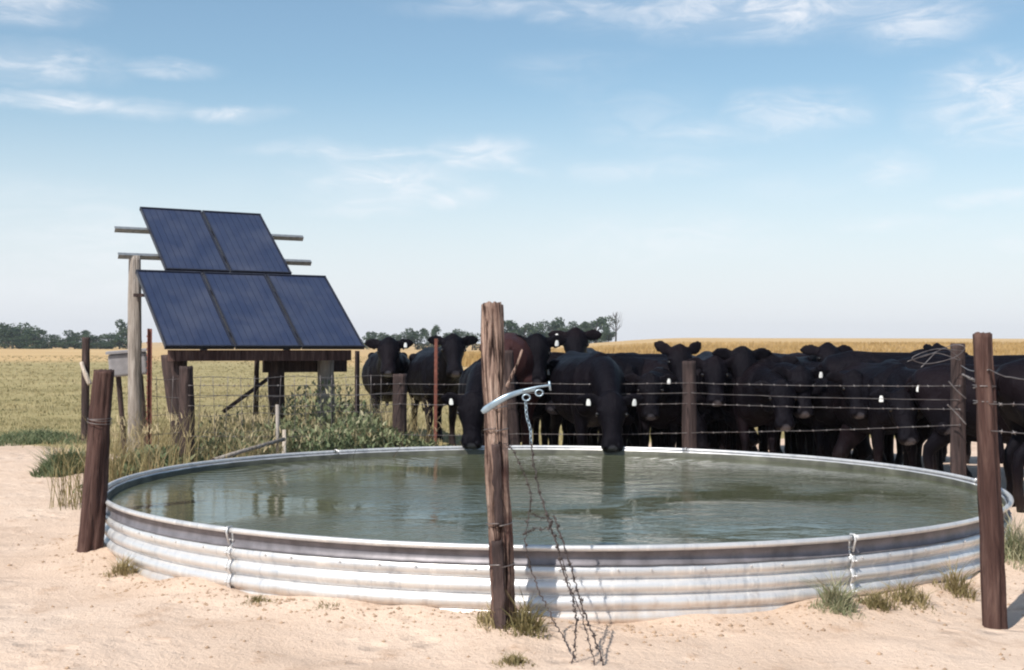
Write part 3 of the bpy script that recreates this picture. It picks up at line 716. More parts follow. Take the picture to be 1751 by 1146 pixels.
def panel(u, v, w, l):
    root = MB(); root.box(pp(u + w / 2, v + l / 2, -.012), (w - .03, l - .03, .012), PM); pn = root.build('solar_panel', BACKSHEET, arr)
    fr = MB(); g = .006
    for (a, b) in ((pp(u + g, v + .018, -.012), pp(u + w - g, v + .018, -.012)), (pp(u + g, v + l - .018, -.012), pp(u + w - g, v + l - .018, -.012))): bar(fr, a, b, .017, .045)
    for uu in (u + .018, u + w - .018): bar(fr, pp(uu, v + .031, -.012), pp(uu, v + l - .031, -.012), .017, .043)
    fr.build('frame', PANEL_FRAME, pn)
    n = 9; cw = (w - .058) / n
    for k in range(n):
        c = MB(); c.box(pp(u + .029 + cw * (k + .5), v + l / 2, -.004), (cw - .006, l - .060, .004), PM); c.build('cell_strip', CELL, pn)
for k in range(3): panel(k * PW, 0, PW, PL - .012)
for k in range(2): panel((U0 + k) * PW, PL + .006, PW, PL2)
# rails (steel angle) behind the upper row, seen beyond both sides
for v_, u0, u1 in ((PL + .90, -.02, 3.05), (PL + .37, -.12, 2.95)):
    mb = MB(); bar(mb, pp(u0 * PW, v_, -.06), pp(u1 * PW, v_, -.06), .045, .012); bar(mb, pp(u0 * PW, v_ - .018, -.085), pp(u1 * PW, v_ - .018, -.085), .008, .045); mb.build('rail', STEEL, arr)
for v_ in (.3, 1.05):
    mb = MB(); bar(mb, pp(.05, v_, -.06), pp(2.95 * PW, v_, -.06), .04, .04); mb.build('rail', STEEL, arr)
for u_ in (.62, 1.85):
    mb = MB(); bar(mb, pp(u_ * PW, .1, -.11), pp(u_ * PW, PL + PL2 - .15, -.11), .06, .06); mb.build('rafter', W_GREY, arr)
# timber under the lower edge
mb = MB(); a = pp(.10 * PW, .05, -.10); b = pp(2.80 * PW, .05, -.10); a.z = b.z = A0.z - .085; mb.box((a + b) / 2, ((b - a).length, .10, .11), Matrix.Rotation(TH, 3, 'Z')); mb.build('beam', W_RED, arr)
mb = MB(); a = pp(1.66 * PW, .3, -.4); b = pp(2.98 * PW, .3, -.4); a.z = b.z = 1.21; mb.box((a + b) / 2, ((b - a).length, .06, .17), Matrix.Rotation(TH, 3, 'Z')); mb.build('plank', W_DARK, arr)
def leg(px0, px1, d, y0, r0, r1, mat, y1=None, seed=0):
    b = at(px0, 600, d); b.z = gzf(b.x, b.y) - .1; t = at(px1, y0, d)
    o = post('support_post', b, t, r0, r1, mat, None, .14, seed, None, .16, None)
    o.parent = arr; o.location = b - AB
    for k in ('label', 'category', 'group'):
        if k in o: del o[k]
    return o
leg(322, 297, 13.35, 606, .09, .125, W_DARK, seed=11)
leg(476, 472, 14.1, 612, .085, .085, W_DARK, seed=12)
leg(558, 557, 14.35, 612, .10, .10, W_GREY, seed=13)
leg(231, 231, 14.3, 438, .085, .068, W_GREY, seed=14)
leg(440, 440, 15.0, 600, .03, .03, W_DARK, seed=15)
mb = MB(); mb.tube([at(382, 704, 13.6) - AB, at(462, 645, 14.0) - AB], .022, 8); mb.build('brace', W_DARK, arr, True)
mb = MB(); c = at(238, 505, 14.2) - AB; mb.box(c, (.11, .06, .035)); mb.build('bracket', W_DARK, arr)
# pump control box on a stake behind the big grey post
pb = empty('control_box', at(232, 660, 15.0)); pb.location.z = gzf(pb.location.x, pb.location.y); pb.rotation_euler = (radians(2), radians(-5), radians(14))
o = MB(); o.box((.02, 0, .0), (.42, .24, .26)); bx_ = o.build('box', PALE_PAINT, pb); bx_.location.z = at(232, 622, 15.0).z - pb.location.z
bev = bx_.modifiers.new('bevel', 'BEVEL'); bev.width = .03; bev.segments = 3
o = MB(); o.box((.02, -.005, .145), (.46, .28, .025)); l_ = o.build('lid', PALE_PAINT, pb); l_.location.z = bx_.location.z
o = MB(); o.tube([(-.1, 0, -.05), (-.1, 0, bx_.location.z - .12)], .03, 8); o.build('leg', W_DARK, pb); o = MB(); o.tube([(.14, 0, -.05), (.14, 0, bx_.location.z - .12)], .03, 8); o.build('leg', W_DARK, pb)
tag(pb, 'pale grey box on short legs beside the tall grey post left of the panels', 'box')

# inlet pipe over the rim, riser and stake
ip = empty('inlet_pipe', at(480, 760, 12.45)); ib = Vector(ip.location)
mb = MB(); mb.tube(rel([at(364, 787, 11.75), at(400, 776, 11.95), at(486, 751, 12.5)], ib), [.019, .019, .019], 10); mb.build('spout', W_GREY, ip, True)
mb = MB(); mb.tube(rel([at(474, 692, 12.6), at(475, 800, 12.6)], ib), .017, 10); mb.build('riser', W_GREY, ip, True)
mb = MB(); mb.tube(rel([at(364, 787, 11.75), at(363, 792, 11.72), at(362, 800, 11.7)], ib), [.028, .026, .020], 10); mb.build('elbow', W_DARK, ip, True)
tag(ip, 'thin grey pipe slanting to the tank rim from an upright riser', 'pipe')
mb = MB(); mb.tube([at(486, 735, 12.55), at(486, 830, 12.55)], [.018, .024], 6); tag(mb.build('stake', W_DRIFT, None, True), 'short pale stake behind the rim next to the inlet pipe', 'stake')
# ------------------------------------------------------------------ cattle
def cow_mesh(poll, hdir, hup, legs, girth=1.0, seed=0, brown=0.0, tailsw=0.0, earup=0.0):
    """one continuous body; local frame: +x forward, z up, hooves at z = 0, withers about 1.27"""
    mb = MB(); X = Vector((1, 0, 0)); Yv = Vector((0, 1, 0)); Z = Vector((0, 0, 1)); g = girth
    T = [(-.84, 1.06, .08, .10), (-.80, 1.05, .17, .17), (-.70, 1.00, .235, .25), (-.54, .965, .275, .31), (-.38, .935, .28, .33), (-.18, .90, .315 * g, .355),
         (.04, .885, .335 * g, .375), (.24, .885, .325 * g, .375), (.42, .90, .285, .37), (.57, .92, .255, .355), (.70, .935, .215, .30), (.80, .94, .15, .22), (.86, .94, .08, .12)]
    mb.loft([(Vector((x, 0, z)), Yv * w, Z * h) for x, z, w, h in T], 22)
    # pin/hip bones, spine ridge, shoulder masses, belly
    mb.loft([((x, 0, zt), Yv * .07, Z * .035) for x, zt in ((-.78, 1.20), (-.55, 1.262), (-.2, 1.25), (.2, 1.245), (.45, 1.265), (.62, 1.25))], 10)
    for s in (-1, 1):
        mb.loft([((-.46, s * .20, 1.15), Yv * .05, Z * .05), ((-.40, s * .225, 1.15), Yv * .075, Z * .065), ((-.34, s * .2, 1.14), Yv * .05, Z * .05)], 10)
        mb.loft([((.40, s * .17, 1.02), Yv * .08, Z * .12), ((.50, s * .19, .92), Yv * .105, Z * .26), ((.62, s * .17, .86), Yv * .10, Z * .22), ((.70, s * .13, .84), Yv * .06, Z * .12)], 12)
    # legs
    def limb(pts):
        P = [Vector(p[:3]) for p in pts]; rings = []
        for i, p in enumerate(P):
            t = (P[min(i + 1, len(P) - 1)] - P[max(i - 1, 0)]).normalized(); a = t.cross(Yv).normalized()
            rings.append((p, Yv * pts[i][3], a * pts[i][4]))
        mb.loft(rings, 12)
    for s, k in ((1, 0), (-1, 1)):
        d = legs[k]
        limb([(.50, s * .17, .98, .10, .19), (.50, s * .185, .80, .095, .15), (.47 + d * .2, s * .175, .64, .075, .10), (.50 + d * .55, s * .165, .47, .056, .066), (.515 + d * .8, s * .16, .39, .055, .062),
              (.51 + d * .9, s * .16, .32, .042, .046), (.51 + d, s * .16, .18, .036, .040), (.515 + d, s * .16, .115, .046, .050), (.54 + d, s * .16, .06, .045, .052), (.555 + d, s * .16, .03, .055, .066), (.56 + d, s * .16, 0, .058, .070)])
        d = legs[k + 2]
        limb([(-.52, s * .14, 1.06, .11, .19), (-.53, s * .17, .86, .13, .235), (-.50 + d * .2, s * .185, .70, .105, .17), (-.545 + d * .4, s * .17, .57, .065, .10), (-.665 + d * .7, s * .16, .45, .048, .066),
              (-.675 + d * .8, s * .16, .38, .042, .054), (-.655 + d, s * .16, .22, .037, .042), (-.65 + d, s * .16, .13, .047, .05), (-.62 + d, s * .16, .065, .045, .054), (-.60 + d, s * .16, .03, .055, .068), (-.595 + d, s * .16, 0, .058, .072)])
    # tail
    tp = bez([(-.78, 0, 1.17), (-.87, tailsw * .2, 1.10), (-.90, tailsw * .6, .85), (-.885, tailsw, .60), (-.87, tailsw * 1.3, .40)], 5)
    mb.tube(tp, [.035 - .012 * min(1, i / 10) + (.018 * sin(pi * max(0, (i - 12) / 8)) if i > 12 else 0) for i in range(len(tp))], 8)
    # neck: from the shoulders to the poll, deeper below
    poll = Vector(poll); hd = Vector(hdir).normalized(); hu = Vector(hup); hu = (hu - hd * hu.dot(hd)).normalized(); hr = hu.cross(hd).normalized()
    n0 = Vector((.52, 0, 1.00)); n1 = Vector((.74, 0, 1.02)); back = poll + hd * .10 - hu * .11
    path = bez([n0, n1, n1.lerp(back, .5) + Vector((0, 0, .035)), back], 6); rings = []
    for i, p in enumerate(path):
        t = (path[min(i + 1, len(path) - 1)] - path[max(i - 1, 0)]).normalized(); q = i / (len(path) - 1)
        side = (Yv.lerp(hr, q)); side = (side - t * side.dot(t)).normalized(); up_ = side.cross(t)
        if up_.dot(Z.lerp(hu, q)) < 0: up_ = -up_
        rings.append((p - up_ * .015 * (1 - q), side * (.215 - .115 * q ** .8), up_ * (.30 - .165 * q ** .75)))
    mb.loft(rings, 16)
    # dewlap
    mb.loft([((.60, 0, .66), Yv * .05, X * .12), ((.74, 0, .78), Yv * .06, X * .13), (n1.lerp(back, .45) - Vector((0, 0, .20)), Yv * .05, Z * .08), (n1.lerp(back, .8) - Vector((0, 0, .10)), Yv * .05, Z * .06)], 10)
    # head along hd: poll at 0, muzzle tip at .50
    hd = hd * 1.10; hr = hr * 1.12; hu = hu * 1.08
    H_ = [(-.035, -.075, .060, .05), (.0, -.07, .098, .075), (.06, -.085, .124, .110), (.13, -.10, .134, .128), (.19, -.105, .124, .124), (.25, -.10, .100, .104), (.31, -.098, .086, .086), (.36, -.098, .084, .078), (.405, -.10, .098, .078), (.445, -.104, .100, .072), (.475, -.108, .088, .056), (.490, -.110, .055, .035)]
    mb.loft([(poll + hd * x + hu * u, hr * w, hu * h) for x, u, w, h in H_], 16)
    mb.loft([(poll + hd * x - hu * .02, hr * w, hu * h) for x, w, h in ((-.028, .03, .03), (-.005, .06, .040), (.04, .055, .03))], 10)   # poll knob
    ears = []
    for s in (-1, 1):     # nostril wings and jaw
        mb.loft([(poll + hd * k + hr * s * .052 - hu * .065, hr * r, hu * r) for k, r in ((.43, .014), (.46, .032), (.488, .014))], 8)
        mb.loft([(poll + hd * k + hr * s * .06 - hu * .165, hr * r, hu * r * 1.2) for k, r in ((.06, .03), (.13, .058), (.21, .042), (.28, .02))], 8)
        b0 = poll + hd * .045 - hu * .055 + hr * s * .085; dr = 1.06 * (hr * s * .93 - hd * (.16 + earup) - hu * .12).normalized()
        tip = b0 + dr * .215; th = (hu * .75 + hd * .5); th = (th - dr * th.dot(dr)).normalized(); wd = dr.cross(th).normalized()
        mb.loft([(b0 - dr * .03, wd * .028, th * .024), (b0 + dr * .03, wd * .050, th * .019), (b0 + dr * .09, wd * .080, th * .014), (b0 + dr * .15, wd * .074, th * .013), (b0 + dr * .195, wd * .048, th * .012), (b0 + dr * .225, wd * .014, th * .010)], 10)
        mb.loft([(poll + hd * (.135 + k) + hr * s * .108 - hu * .050, hr * r, hu * r) for k, r in ((-.035, .012), (0, .036), (.03, .012))], 8)   # brow
        ears.append((b0, dr, th, wd))
    me = mesh('cattle_raw', mb.v, mb.f); tmp = bpy.data.objects.new('cattle_raw', me); COL.objects.link(tmp)
    rm = tmp.modifiers.new('remesh', 'REMESH'); rm.mode = 'VOXEL'; rm.voxel_size = .0150; rm.use_smooth_shade = True
    sm = tmp.modifiers.new('smooth', 'SMOOTH'); sm.factor = .5; sm.iterations = 3
    dg = bpy.context.evaluated_depsgraph_get(); out = bpy.data.meshes.new_from_object(tmp.evaluated_get(dg))
    bpy.data.objects.remove(tmp); bpy.data.meshes.remove(me)
    out.name = 'cattle_body'; n = len(out.vertices); co = np.empty(n * 3, np.float32); out.vertices.foreach_get('co', co); co = co.reshape(-1, 3)
    no = np.empty(n * 3, np.float32); out.vertices.foreach_get('normal', no); no = no.reshape(-1, 3)
    co += no * (.010 * fbm(co[:, 0] * 3.2 + seed, co[:, 2] * 3.2 + co[:, 1] * 2, seed + 2, 3) * sstep(.45, .7, co[:, 2]))[:, None].astype(np.float32)
    out.vertices.foreach_set('co', co.ravel())
    tip = np.array(poll + hd * .485 - hu * .085); mz = 1 - sstep(.035, .065, np.linalg.norm(co - tip, axis=1))
    dust = (1 - sstep(.05, .38, co[:, 2])) * .5 + .07 * sstep(0, .35, fbm(co[:, 0] * 2.5, co[:, 2] * 2.5, seed, 3)) * sstep(.5, .95, no[:, 2])
    br = np.full(n, brown) + .08 * sstep(.05, .5, fbm(co[:, 0] * 1.7 + seed, co[:, 2] * 1.9, seed + 6, 2))
    for nm, a in (('muzzle', mz), ('dust', dust), ('brown', np.clip(br, 0, 1))):
        t = out.attributes.new(nm, 'FLOAT', 'POINT'); t.data.foreach_set('value', np.asarray(a, np.float32))
    out.polygons.foreach_set('use_smooth', np.ones(len(out.polygons), bool)); out.materials.append(COW); out.update()
    eyes = [poll + hd * .165 + hr * s * .122 - hu * .062 for s in (-1, 1)]
    return out, ears, eyes, hr

def hvec(deg_): a = radians(deg_); return Vector((sin(a), -cos(a), 0))       # 0 faces the camera, + turns to the right of the picture
eye_me = None
def cow(label, heading, s=1.05, poll=None, d=15, nyaw=0, hyaw=0, hpitch=50, body=None, neck=(.55, .10), tags=(), seed=0, brown=0.0, girth=1.0, tail=0.0, dz=0.0, roll=0, earup=0.0):
    global eye_me
    rz = atan2(hvec(heading).y, hvec(heading).x); NB = Vector((.74, 0, 1.02))
    if poll is not None:
        P = at(poll[0], poll[1], d); gy = gzf(P.x, P.y + 1.0) - .01 + dz
        zl = (P.z - gy) / s; dzl = max(-.5, min(.5, zl - .10 - NB.z)); h = sqrt(max(.10, .56 ** 2 - dzl * dzl)) * .98
        a = radians(nyaw); pl = Vector((NB.x + h * cos(a), h * sin(a), zl))
        R = Matrix.Rotation(rz, 3, 'Z'); loc = P - (R @ pl) * s; loc.z = gy
    else:
        c = at(body[0], 600, body[1]); gy = gzf(c.x, c.y) - .01 + dz; loc = Vector((c.x, c.y, gy)); a = radians(nyaw)
        pl = Vector((NB.x + neck[0] * cos(a), neck[0] * sin(a), NB.z + neck[1]))
    w = hvec(hyaw) * cos(radians(hpitch)) - Vector((0, 0, sin(radians(hpitch))))
    Ri = Matrix.Rotation(-rz, 3, 'Z'); hd = Ri @ w; upw = Vector((0, 0, 1)) + hvec(hyaw) * .6; hu = Ri @ upw
    if roll: hu = Matrix.Rotation(radians(roll), 3, hd) @ hu
    rr = random.Random(seed * 31 + 5); legs = [rr.uniform(-.10, .10) for _ in range(4)]
    me, ears, eyes, hr = cow_mesh(pl, hd, hu, legs, girth, seed, brown, tail, earup)
    o = link('cow', me, None, None, loc); o.rotation_euler = (0, 0, rz); o.scale = (s, s, s)
    tag(o, label, 'cow', 'black cattle crowding behind the tank')
    if eye_me is None:
        m = MB(); m.loft([((k, 0, 0), (0, r, 0), (0, 0, r)) for k, r in ((-.022, .008), (-.012, .020), (0, .024), (.012, .020), (.022, .008))], 10); eye_me = mesh('eye', m.v, m.f, True); eye_me.materials.append(EYE)
    for e in eyes: eo = link('eye', eye_me, None, o); eo.location = e
    for k in tags:
        b0, dr, th, wd = ears[k]; m = MB(); c = b0 + dr * .115 + th * .016
        dn = (Ri @ Vector((0, 0, -1))); dn = (dn - th * dn.dot(th)).normalized(); sd = th.cross(dn).normalized()
        m.loft([(c + dn * z + th * .012, sd * w_, th * .004) for z, w_ in ((-.012, .010), (.0, .016), (.02, .021), (.045, .022), (.052, .018))], 8); m.build('ear_tag', WHITE_TAG, o)
    return o

cow('cow standing alone at the far left beside the solar panels, facing the camera', 6, 1.04, (665, 579), 18.2, 0, 3, 52, seed=1, tags=(1,), girth=1.12)
cow('second standing cow from the left, one ear out, behind the rusty steel post', 13, 1.06, (775, 573), 17.2, 4, 10, 55, seed=2, girth=1.1)
cow('drinking cow with its muzzle over the rim left of the tall split post', -6, 1.0, (808, 674), 13.22, -4, -3, 68, seed=3, tags=(0,))
cow('brownish cow seen from behind, half hidden by the tall split post', 178, 1.20, body=(874, 15.3), nyaw=-6, neck=(.5, -.35), hyaw=170, hpitch=60, seed=4, brown=.8)
cow('cow looking straight at the camera right of the tall split post', 4, 1.02, (918, 574), 14.6, 0, 0, 64, seed=5, tags=(1,))
cow('cow with raised head and ear tags looking over the others near the trees', -10, 1.04, (984, 563), 16.2, 4, 0, 52, seed=6, tags=(0,))
cow('cow turned left with lowered head between the raised head and the drinking cow', -50, 1.02, (962, 624), 14.7, -6, -40, 60, seed=7, tags=(0,))
cow('drinking cow with its muzzle in the water at the middle of the far rim', 12, 1.06, (1046, 674), 13.24, -8, 0, 66, seed=8, tags=(0, 1), girth=1.1)
cow('cow showing only its broad back right of the middle drinking cow', 58, .97, body=(1098, 15.4), nyaw=-10, neck=(.54, -.2), hyaw=60, hpitch=55, seed=9)
cow('cow with upright ears looking over the dark post right of middle', -12, .98, (1163, 592), 14.9, 0, 6, 58, seed=10, earup=.55)
cow('cow with lowered head just right of the dark post, muzzle catching light', -4, .98, (1222, 612), 14.4, 0, 0, 62, seed=11, girth=1.08)
cow('broad-faced cow with a shining muzzle, right of the lowered head', 4, 1.02, (1270, 596), 14.5, 0, 0, 62, seed=12)
cow('cow half turned to the left with a white ear tag high on its ear', -30, .98, (1316, 606), 14.6, 0, -34, 50, seed=13, tags=(0,))
cow('cow with its head held low and a bright tag, left of the side-on cow', 24, .98, (1370, 628), 13.9, -4, 0, 62, seed=14, tags=(1,))
cow('cow with both ears spread looking over the backs, left of the side-on cow', 14, 1.0, (1416, 588), 15.4, 0, 6, 42, seed=15)
cow('large side-on cow with its rump to the left and a long level back', 82, 1.045, body=(1547, 14.2), nyaw=-10, neck=(.56, -.06), hyaw=70, hpitch=45, seed=16, girth=1.05, tail=.05)
cow('cow with head low over the right part of the rim', -8, .98, (1545, 668), 12.9, 0, 4, 60, seed=17, tags=(0,))
cow('cow looking right with one ear up beside the square-topped post', 50, 1.0, (1604, 589), 14.9, 0, 60, 35, seed=18, earup=.4)
cow('cow with its rump to the right, behind the right leaning post', -96, 1.03, body=(1668, 13.9), nyaw=8, neck=(.5, -.30), hyaw=-100, hpitch=60, seed=19)
cow('cow with lowered head left of the square-topped post', 18, .98, (1608, 650), 12.7, 0, 10, 60, seed=20, tags=(0,))
cow('nearest cow, a dark flank cut by the right edge of the picture', 96, 1.04, body=(1868, 11.6), nyaw=0, neck=(.54, .0), hyaw=80, hpitch=45, seed=21, tail=-.10)
cow('cow standing behind the middle drinking cow, only its back showing', -75, 1.02, body=(1010, 16.2), neck=(.52, -.25), hyaw=-70, hpitch=60, seed=22)
cow('cow deep in the herd behind the broad-faced cow', 70, .94, body=(1240, 15.9), neck=(.5, -.3), hyaw=70, hpitch=60, seed=23)
cow('cow deep in the herd behind the cow with the bright tag', -70, .94, body=(1380, 15.8), neck=(.5, -.3), hyaw=-70, hpitch=60, seed=24)
cow('small cow with low head between the middle drinking cow and the dark post', -14, .90, (1112, 640), 13.95, 0, -4, 60, seed=41, tags=(1,))
cow('small cow facing the camera at the rump of the side-on cow', 6, .90, (1462, 636), 13.6, 0, 2, 60, seed=42)
cow('cow with its face low in shade below the white-tagged half-turned cow', 10, .94, (1338, 652), 13.7, 0, 0, 62, seed=43, girth=1.08)
for px_, d_, hd_, sc_, lb_ in ((1062, 15.6, 40, .97, 'cow in the second row behind the middle drinking cow'), (1140, 15.7, -40, .94, 'cow in the second row behind the cow with upright ears'), (1202, 15.5, 150, .93, 'cow turned away in the second row right of the dark post'),
                             (1292, 15.6, 120, .94, 'cow turned away behind the broad-faced cow'), (1348, 15.5, 30, .92, 'cow in the second row behind the white-tagged half-turned cow'), (1462, 15.6, -30, .94, 'cow hidden behind the rump of the side-on cow'),
                             (1500, 15.3, 130, .96, 'cow behind the middle of the side-on cow'), (1570, 15.3, -60, .96, 'cow behind the shoulder of the side-on cow'), (925, 16.2, 60, .98, 'cow in the second row behind the cow facing the camera'), (1712, 12.6, 70, .98, 'cow between the right leaning post and the nearest cow'), (1655, 13.2, 20, .95, 'cow behind the square-topped post')):
    cow(lb_, hd_, sc_, body=(px_, d_), neck=(.5, -.36), hyaw=hd_, hpitch=62, seed=int(px_), girth=1.1)
# ------------------------------------------------------------------ grass and weeds
def blades(pts, h, lean, width, tone, seg=2, seed=0):
    """pts (n,3) roots; one bent tapering blade each -> verts, tris, tone"""
    r = np.random.default_rng(seed); n = len(pts); a = r.uniform(0, 2 * pi, n); fa = r.uniform(0, 2 * pi, n)
    h = np.broadcast_to(h, (n,)) * r.uniform(.6, 1.15, n); ln = lean * r.uniform(.2, 1.2, n) * h; w = np.broadcast_to(width, (n,)) * r.uniform(.6, 1.3, n)
    dx, dy = np.cos(a) * ln, np.sin(a) * ln; sx, sy = np.cos(fa) * w, np.sin(fa) * w
    V = np.empty((n, 5, 3)); p = pts
    for j, (t, ww) in enumerate(((0, 1), (0, -1), (.55, .75), (.55, -.75), (1, 0))):
        V[:, j, 0] = p[:, 0] + dx * t * t + sx * ww; V[:, j, 1] = p[:, 1] + dy * t * t + sy * ww; V[:, j, 2] = p[:, 2] + h * t * (1 - .25 * lean * t)
    b = np.arange(n)[:, None] * 5
    T = np.concatenate([b + np.array([[0, 1, 3]]), b + np.array([[0, 3, 2]]), b + np.array([[2, 3, 4]])])
    tn = np.repeat(np.clip(tone, 0, 1), 5)
    return V.reshape(-1, 3), T, tn
def stuff(name, parts, mat, label, cat):
    V = []; T = []; C = []; o = 0
    for v, t, c in parts: V.append(v); T.append(t + o); C.append(c); o += len(v)
    return tag(link(name, fast_mesh(name, np.concatenate(V), np.concatenate(T), np.concatenate(C)), mat), label, cat, kind='stuff')
def roots(n, x0, x1, y0, y1, seed, keep=None, clump=0):
    r = np.random.default_rng(seed); x = r.uniform(x0, x1, n); y = r.uniform(y0, y1, n)
    if clump:
        k = r.integers(0, max(2, n // clump), n); cx = r.uniform(x0, x1, n // clump + 1); cy = r.uniform(y0, y1, n // clump + 1); x = cx[k] + r.normal(0, .05, n); y = cy[k] + r.normal(0, .05, n)
    if keep is not None: m = keep(x, y, r); x, y = x[m], y[m]
    return np.stack([x, y, gz(x, y) - .01], -1)
offtank = lambda x, y: np.hypot(x - TX, y - TY) > TR + .10

# pasture behind: dense near, thinning with distance
def pasture():
    parts = []
    for i, (y0, y1, n, h, w) in enumerate(((14, 24, 60000, .085, .005), (24, 40, 50000, .08, .008), (40, 70, 34000, .09, .014), (70, 130, 16000, .12, .03))):
        P = roots(n, -y1 * .48 - 2, y1 * .48 + 2, y0, y1, 50 + i, lambda x, y, r: (np.abs(x) < y * .47 + 2) & (r.random(len(x)) < grass_mask(x, y)) & offtank(x, y), 3)
        green = fbm(P[:, 0] * .22, P[:, 1] * .22, 77, 3); r = np.random.default_rng(i)
        tone = .60 + .75 * green + r.normal(0, .18, len(P)) - .25 * np.exp(-((P[:, 1] - 19.0) / 1.3) ** 2) * (P[:, 0] < -3.5)
        parts.append(blades(P, h * (1 + .8 * np.clip(green, -.5, 1)), .5, w, tone, seed=i))
    stuff('pasture_grass', parts, FIELDGRASS, 'short dry and green pasture grass covering the field behind', 'grass')
pasture()
def grain():
    P = roots(70000, -60, 110, 75, 190, 61, lambda x, y, r: (np.degrees(np.arctan2(x, y)) > -5 + 8 * vnoise(x * .05, y * .05, 2)) & (x < y * .5), 0)
    stuff('grain_field', [blades(P, .55, .25, .045, .5 + .8 * fbm(P[:, 0] * .04, P[:, 1] * .1, 5, 3) + np.random.default_rng(2).normal(0, .15, len(P)), seed=62)], WHEAT, 'ripe golden grain field stretching to the horizon', 'grain')
grain()
# tall dry grass and weeds under and round the panels
def array_zone(x, y, r):
    c = (x + 2.75) * sin(TH) * -1 + (y - 13.2) * cos(TH)
    return offtank(x, y) & (np.abs(c) < 1.6) 
def tall():
    P = roots(13000, -4.0, -.9, 11.2, 15.6, 70, lambda x, y, r: array_zone(x, y, r) & (r.random(len(x)) < .35 + 1.4 * vnoise(x * 2.1, y * 2.1, 8)) & ((x < -1.2) | (r.random(len(x)) < .5)), 14)
    r = np.random.default_rng(5); tone = .5 + .7 * fbm(P[:, 0] * .9, P[:, 1] * .9, 3, 2) + r.normal(0, .2, len(P))
    hh = .74 + .5 * vnoise(P[:, 0] * 1.4, P[:, 1] * 1.4, 4) + .10 * (P[:, 0] < -2.4)
    parts = [blades(P, hh, .45, .0038, tone - .08, seed=71)]
    # seed heads
    k = r.choice(len(P), 1400, replace=False); Q = P[k].copy(); Q[:, 2] += hh[k] * .75; Q[:, :2] += r.normal(0, .06, (len(k), 2))
    parts.append(blades(Q, .10, .8, .0055, np.full(len(k), .85), seed=72))
    stuff('tall_dry_grass', parts, DRYGRASS, 'tall straw-coloured dry grass standing under and beside the solar panels', 'grass')
    # leafy green weeds
    W = []
    for i, (cx, cy, sp, n, hh) in enumerate(((-1.55, 13.35, .38, 2900, .62), (-1.95, 13.0, .30, 1900, .52), (-2.35, 13.2, .32, 2600, .58), (-1.2, 13.6, .28, 2000, .48), (-3.3, 12.35, .38, 3000, .38), (-2.7, 12.75, .35, 2600, .48), (-2.9, 13.8, .4, 1100, .6), (-.85, 13.75, .25, 900, .34), (-2.05, 14.2, .5, 2200, .85), (-1.75, 13.0, .9, 1300, .2), (-1.75, 12.75, .22, 1500, .52))):
        q = np.random.default_rng(80 + i); x = q.normal(cx, sp, n); y = q.normal(cy, sp * .7, n); m = offtank(x, y) & (x > -3.95); x, y = x[m], y[m]
        z = gz(x, y) + 1.18 * hh * q.random(len(x)) ** .8 * np.exp(-((x - cx) ** 2 + (y - cy) ** 2) / (2 * (sp * 1.3) ** 2))
        W.append(blades(np.stack([x, y, z], -1), .075, 1.1, .013, .32 + .35 * q.normal(0, .6, len(x)) + .6 * (z - gz(x, y)), seed=90 + i))
    stuff('green_weeds', W, GREENWEED, 'leafy green weeds growing behind the rim below the solar panels', 'weeds')
    # dead dark stems
    q = np.random.default_rng(33); x = q.normal(-2.2, .38, 1500); y = q.normal(13.15, .28, 1500); Pm = np.stack([x, y, gz(x, y)], -1)
    stuff('dead_stems', [blades(Pm, .62, .9, .005, q.uniform(0, .7, 1500), seed=34)], DEADSTEM, 'dark tangle of dead stems between the panel supports', 'weeds')
tall()
# clumps one can point at
def tuft(px, py, d, rad, h, n, mat, label, tone=.5, seed=0, name='grass_tuft', w=.0032, lean=.9):
    c = at(px, py, d); q = np.random.default_rng(seed); rr_ = rad * 1.6 * q.random(n) ** .8; aa_ = q.uniform(0, 2 * pi, n); rr_ = rr_ * (1 + .35 * np.sin(aa_ * 3 + seed)); x = rr_ * np.cos(aa_); y = rr_ * np.sin(aa_)
    z = gz(c.x + x, c.y + y) - .012; P = np.stack([x, y, z], -1); hh = h * np.exp(-(x * x + y * y) / (2 * (rad * 1.1) ** 2)) * (1 + .9 * vnoise(x * 22 + seed, y * 22, seed))
    v, t, k = blades(P, hh, lean, w, tone + q.normal(0, .22, n), seed=seed + 3)
    o = link(name, fast_mesh(name, v, t, k), mat); o.location = (c.x, c.y, 0); return tag(o, label, 'grass', 'small tufts growing in the bare dirt', 'stuff' if h < .15 else None)
def gd(py): return CAM_H * F_PX / (py - 588.0)
tuft(118, 815, 14.3, .24, .36, 2600, GREENWEED, 'bushy green grass clump behind the short red-brown post on the left', .45, 1, w=.006)
tuft(60, 768, 18.2, .55, .22, 2600, GREENWEED, 'low green grass strip at the edge of the field on the far left', .5, 2, w=.007)
tuft(212, 985, 8.0, .07, .15, 260, DRYGRASS, 'small yellow tuft at the tank foot beside the short red-brown post', .45, 3)
tuft(1432, 1050, 6.82, .075, .21, 420, GREENWEED, 'larger green-grey tuft at the tank foot on the right', .93, 4)
tuft(1552, 1022, 7.1, .10, .16, 260, DRYGRASS, 'thin dry tuft at the tank foot between the green tuft and the right leaning post', .25, 5)
tuft(1637, 985, 7.4, .07, .24, 200, DRYGRASS, 'upright dry tuft close to the left side of the right leaning post', .35, 6)
tuft(1738, 955, 8.2, .13, .34, 520, GREENWEED, 'tall yellow-green tuft right of the right leaning post', .9, 7)
tuft(846, 1088, 6.45, .07, .17, 240, DRYGRASS, 'dry grass hugging the foot of the tall split post on its left', .4, 8)
tuft(898, 1098, 6.35, .075, .20, 260, DRYGRASS, 'grey-green grass at the right foot of the tall split post', .1, 9)
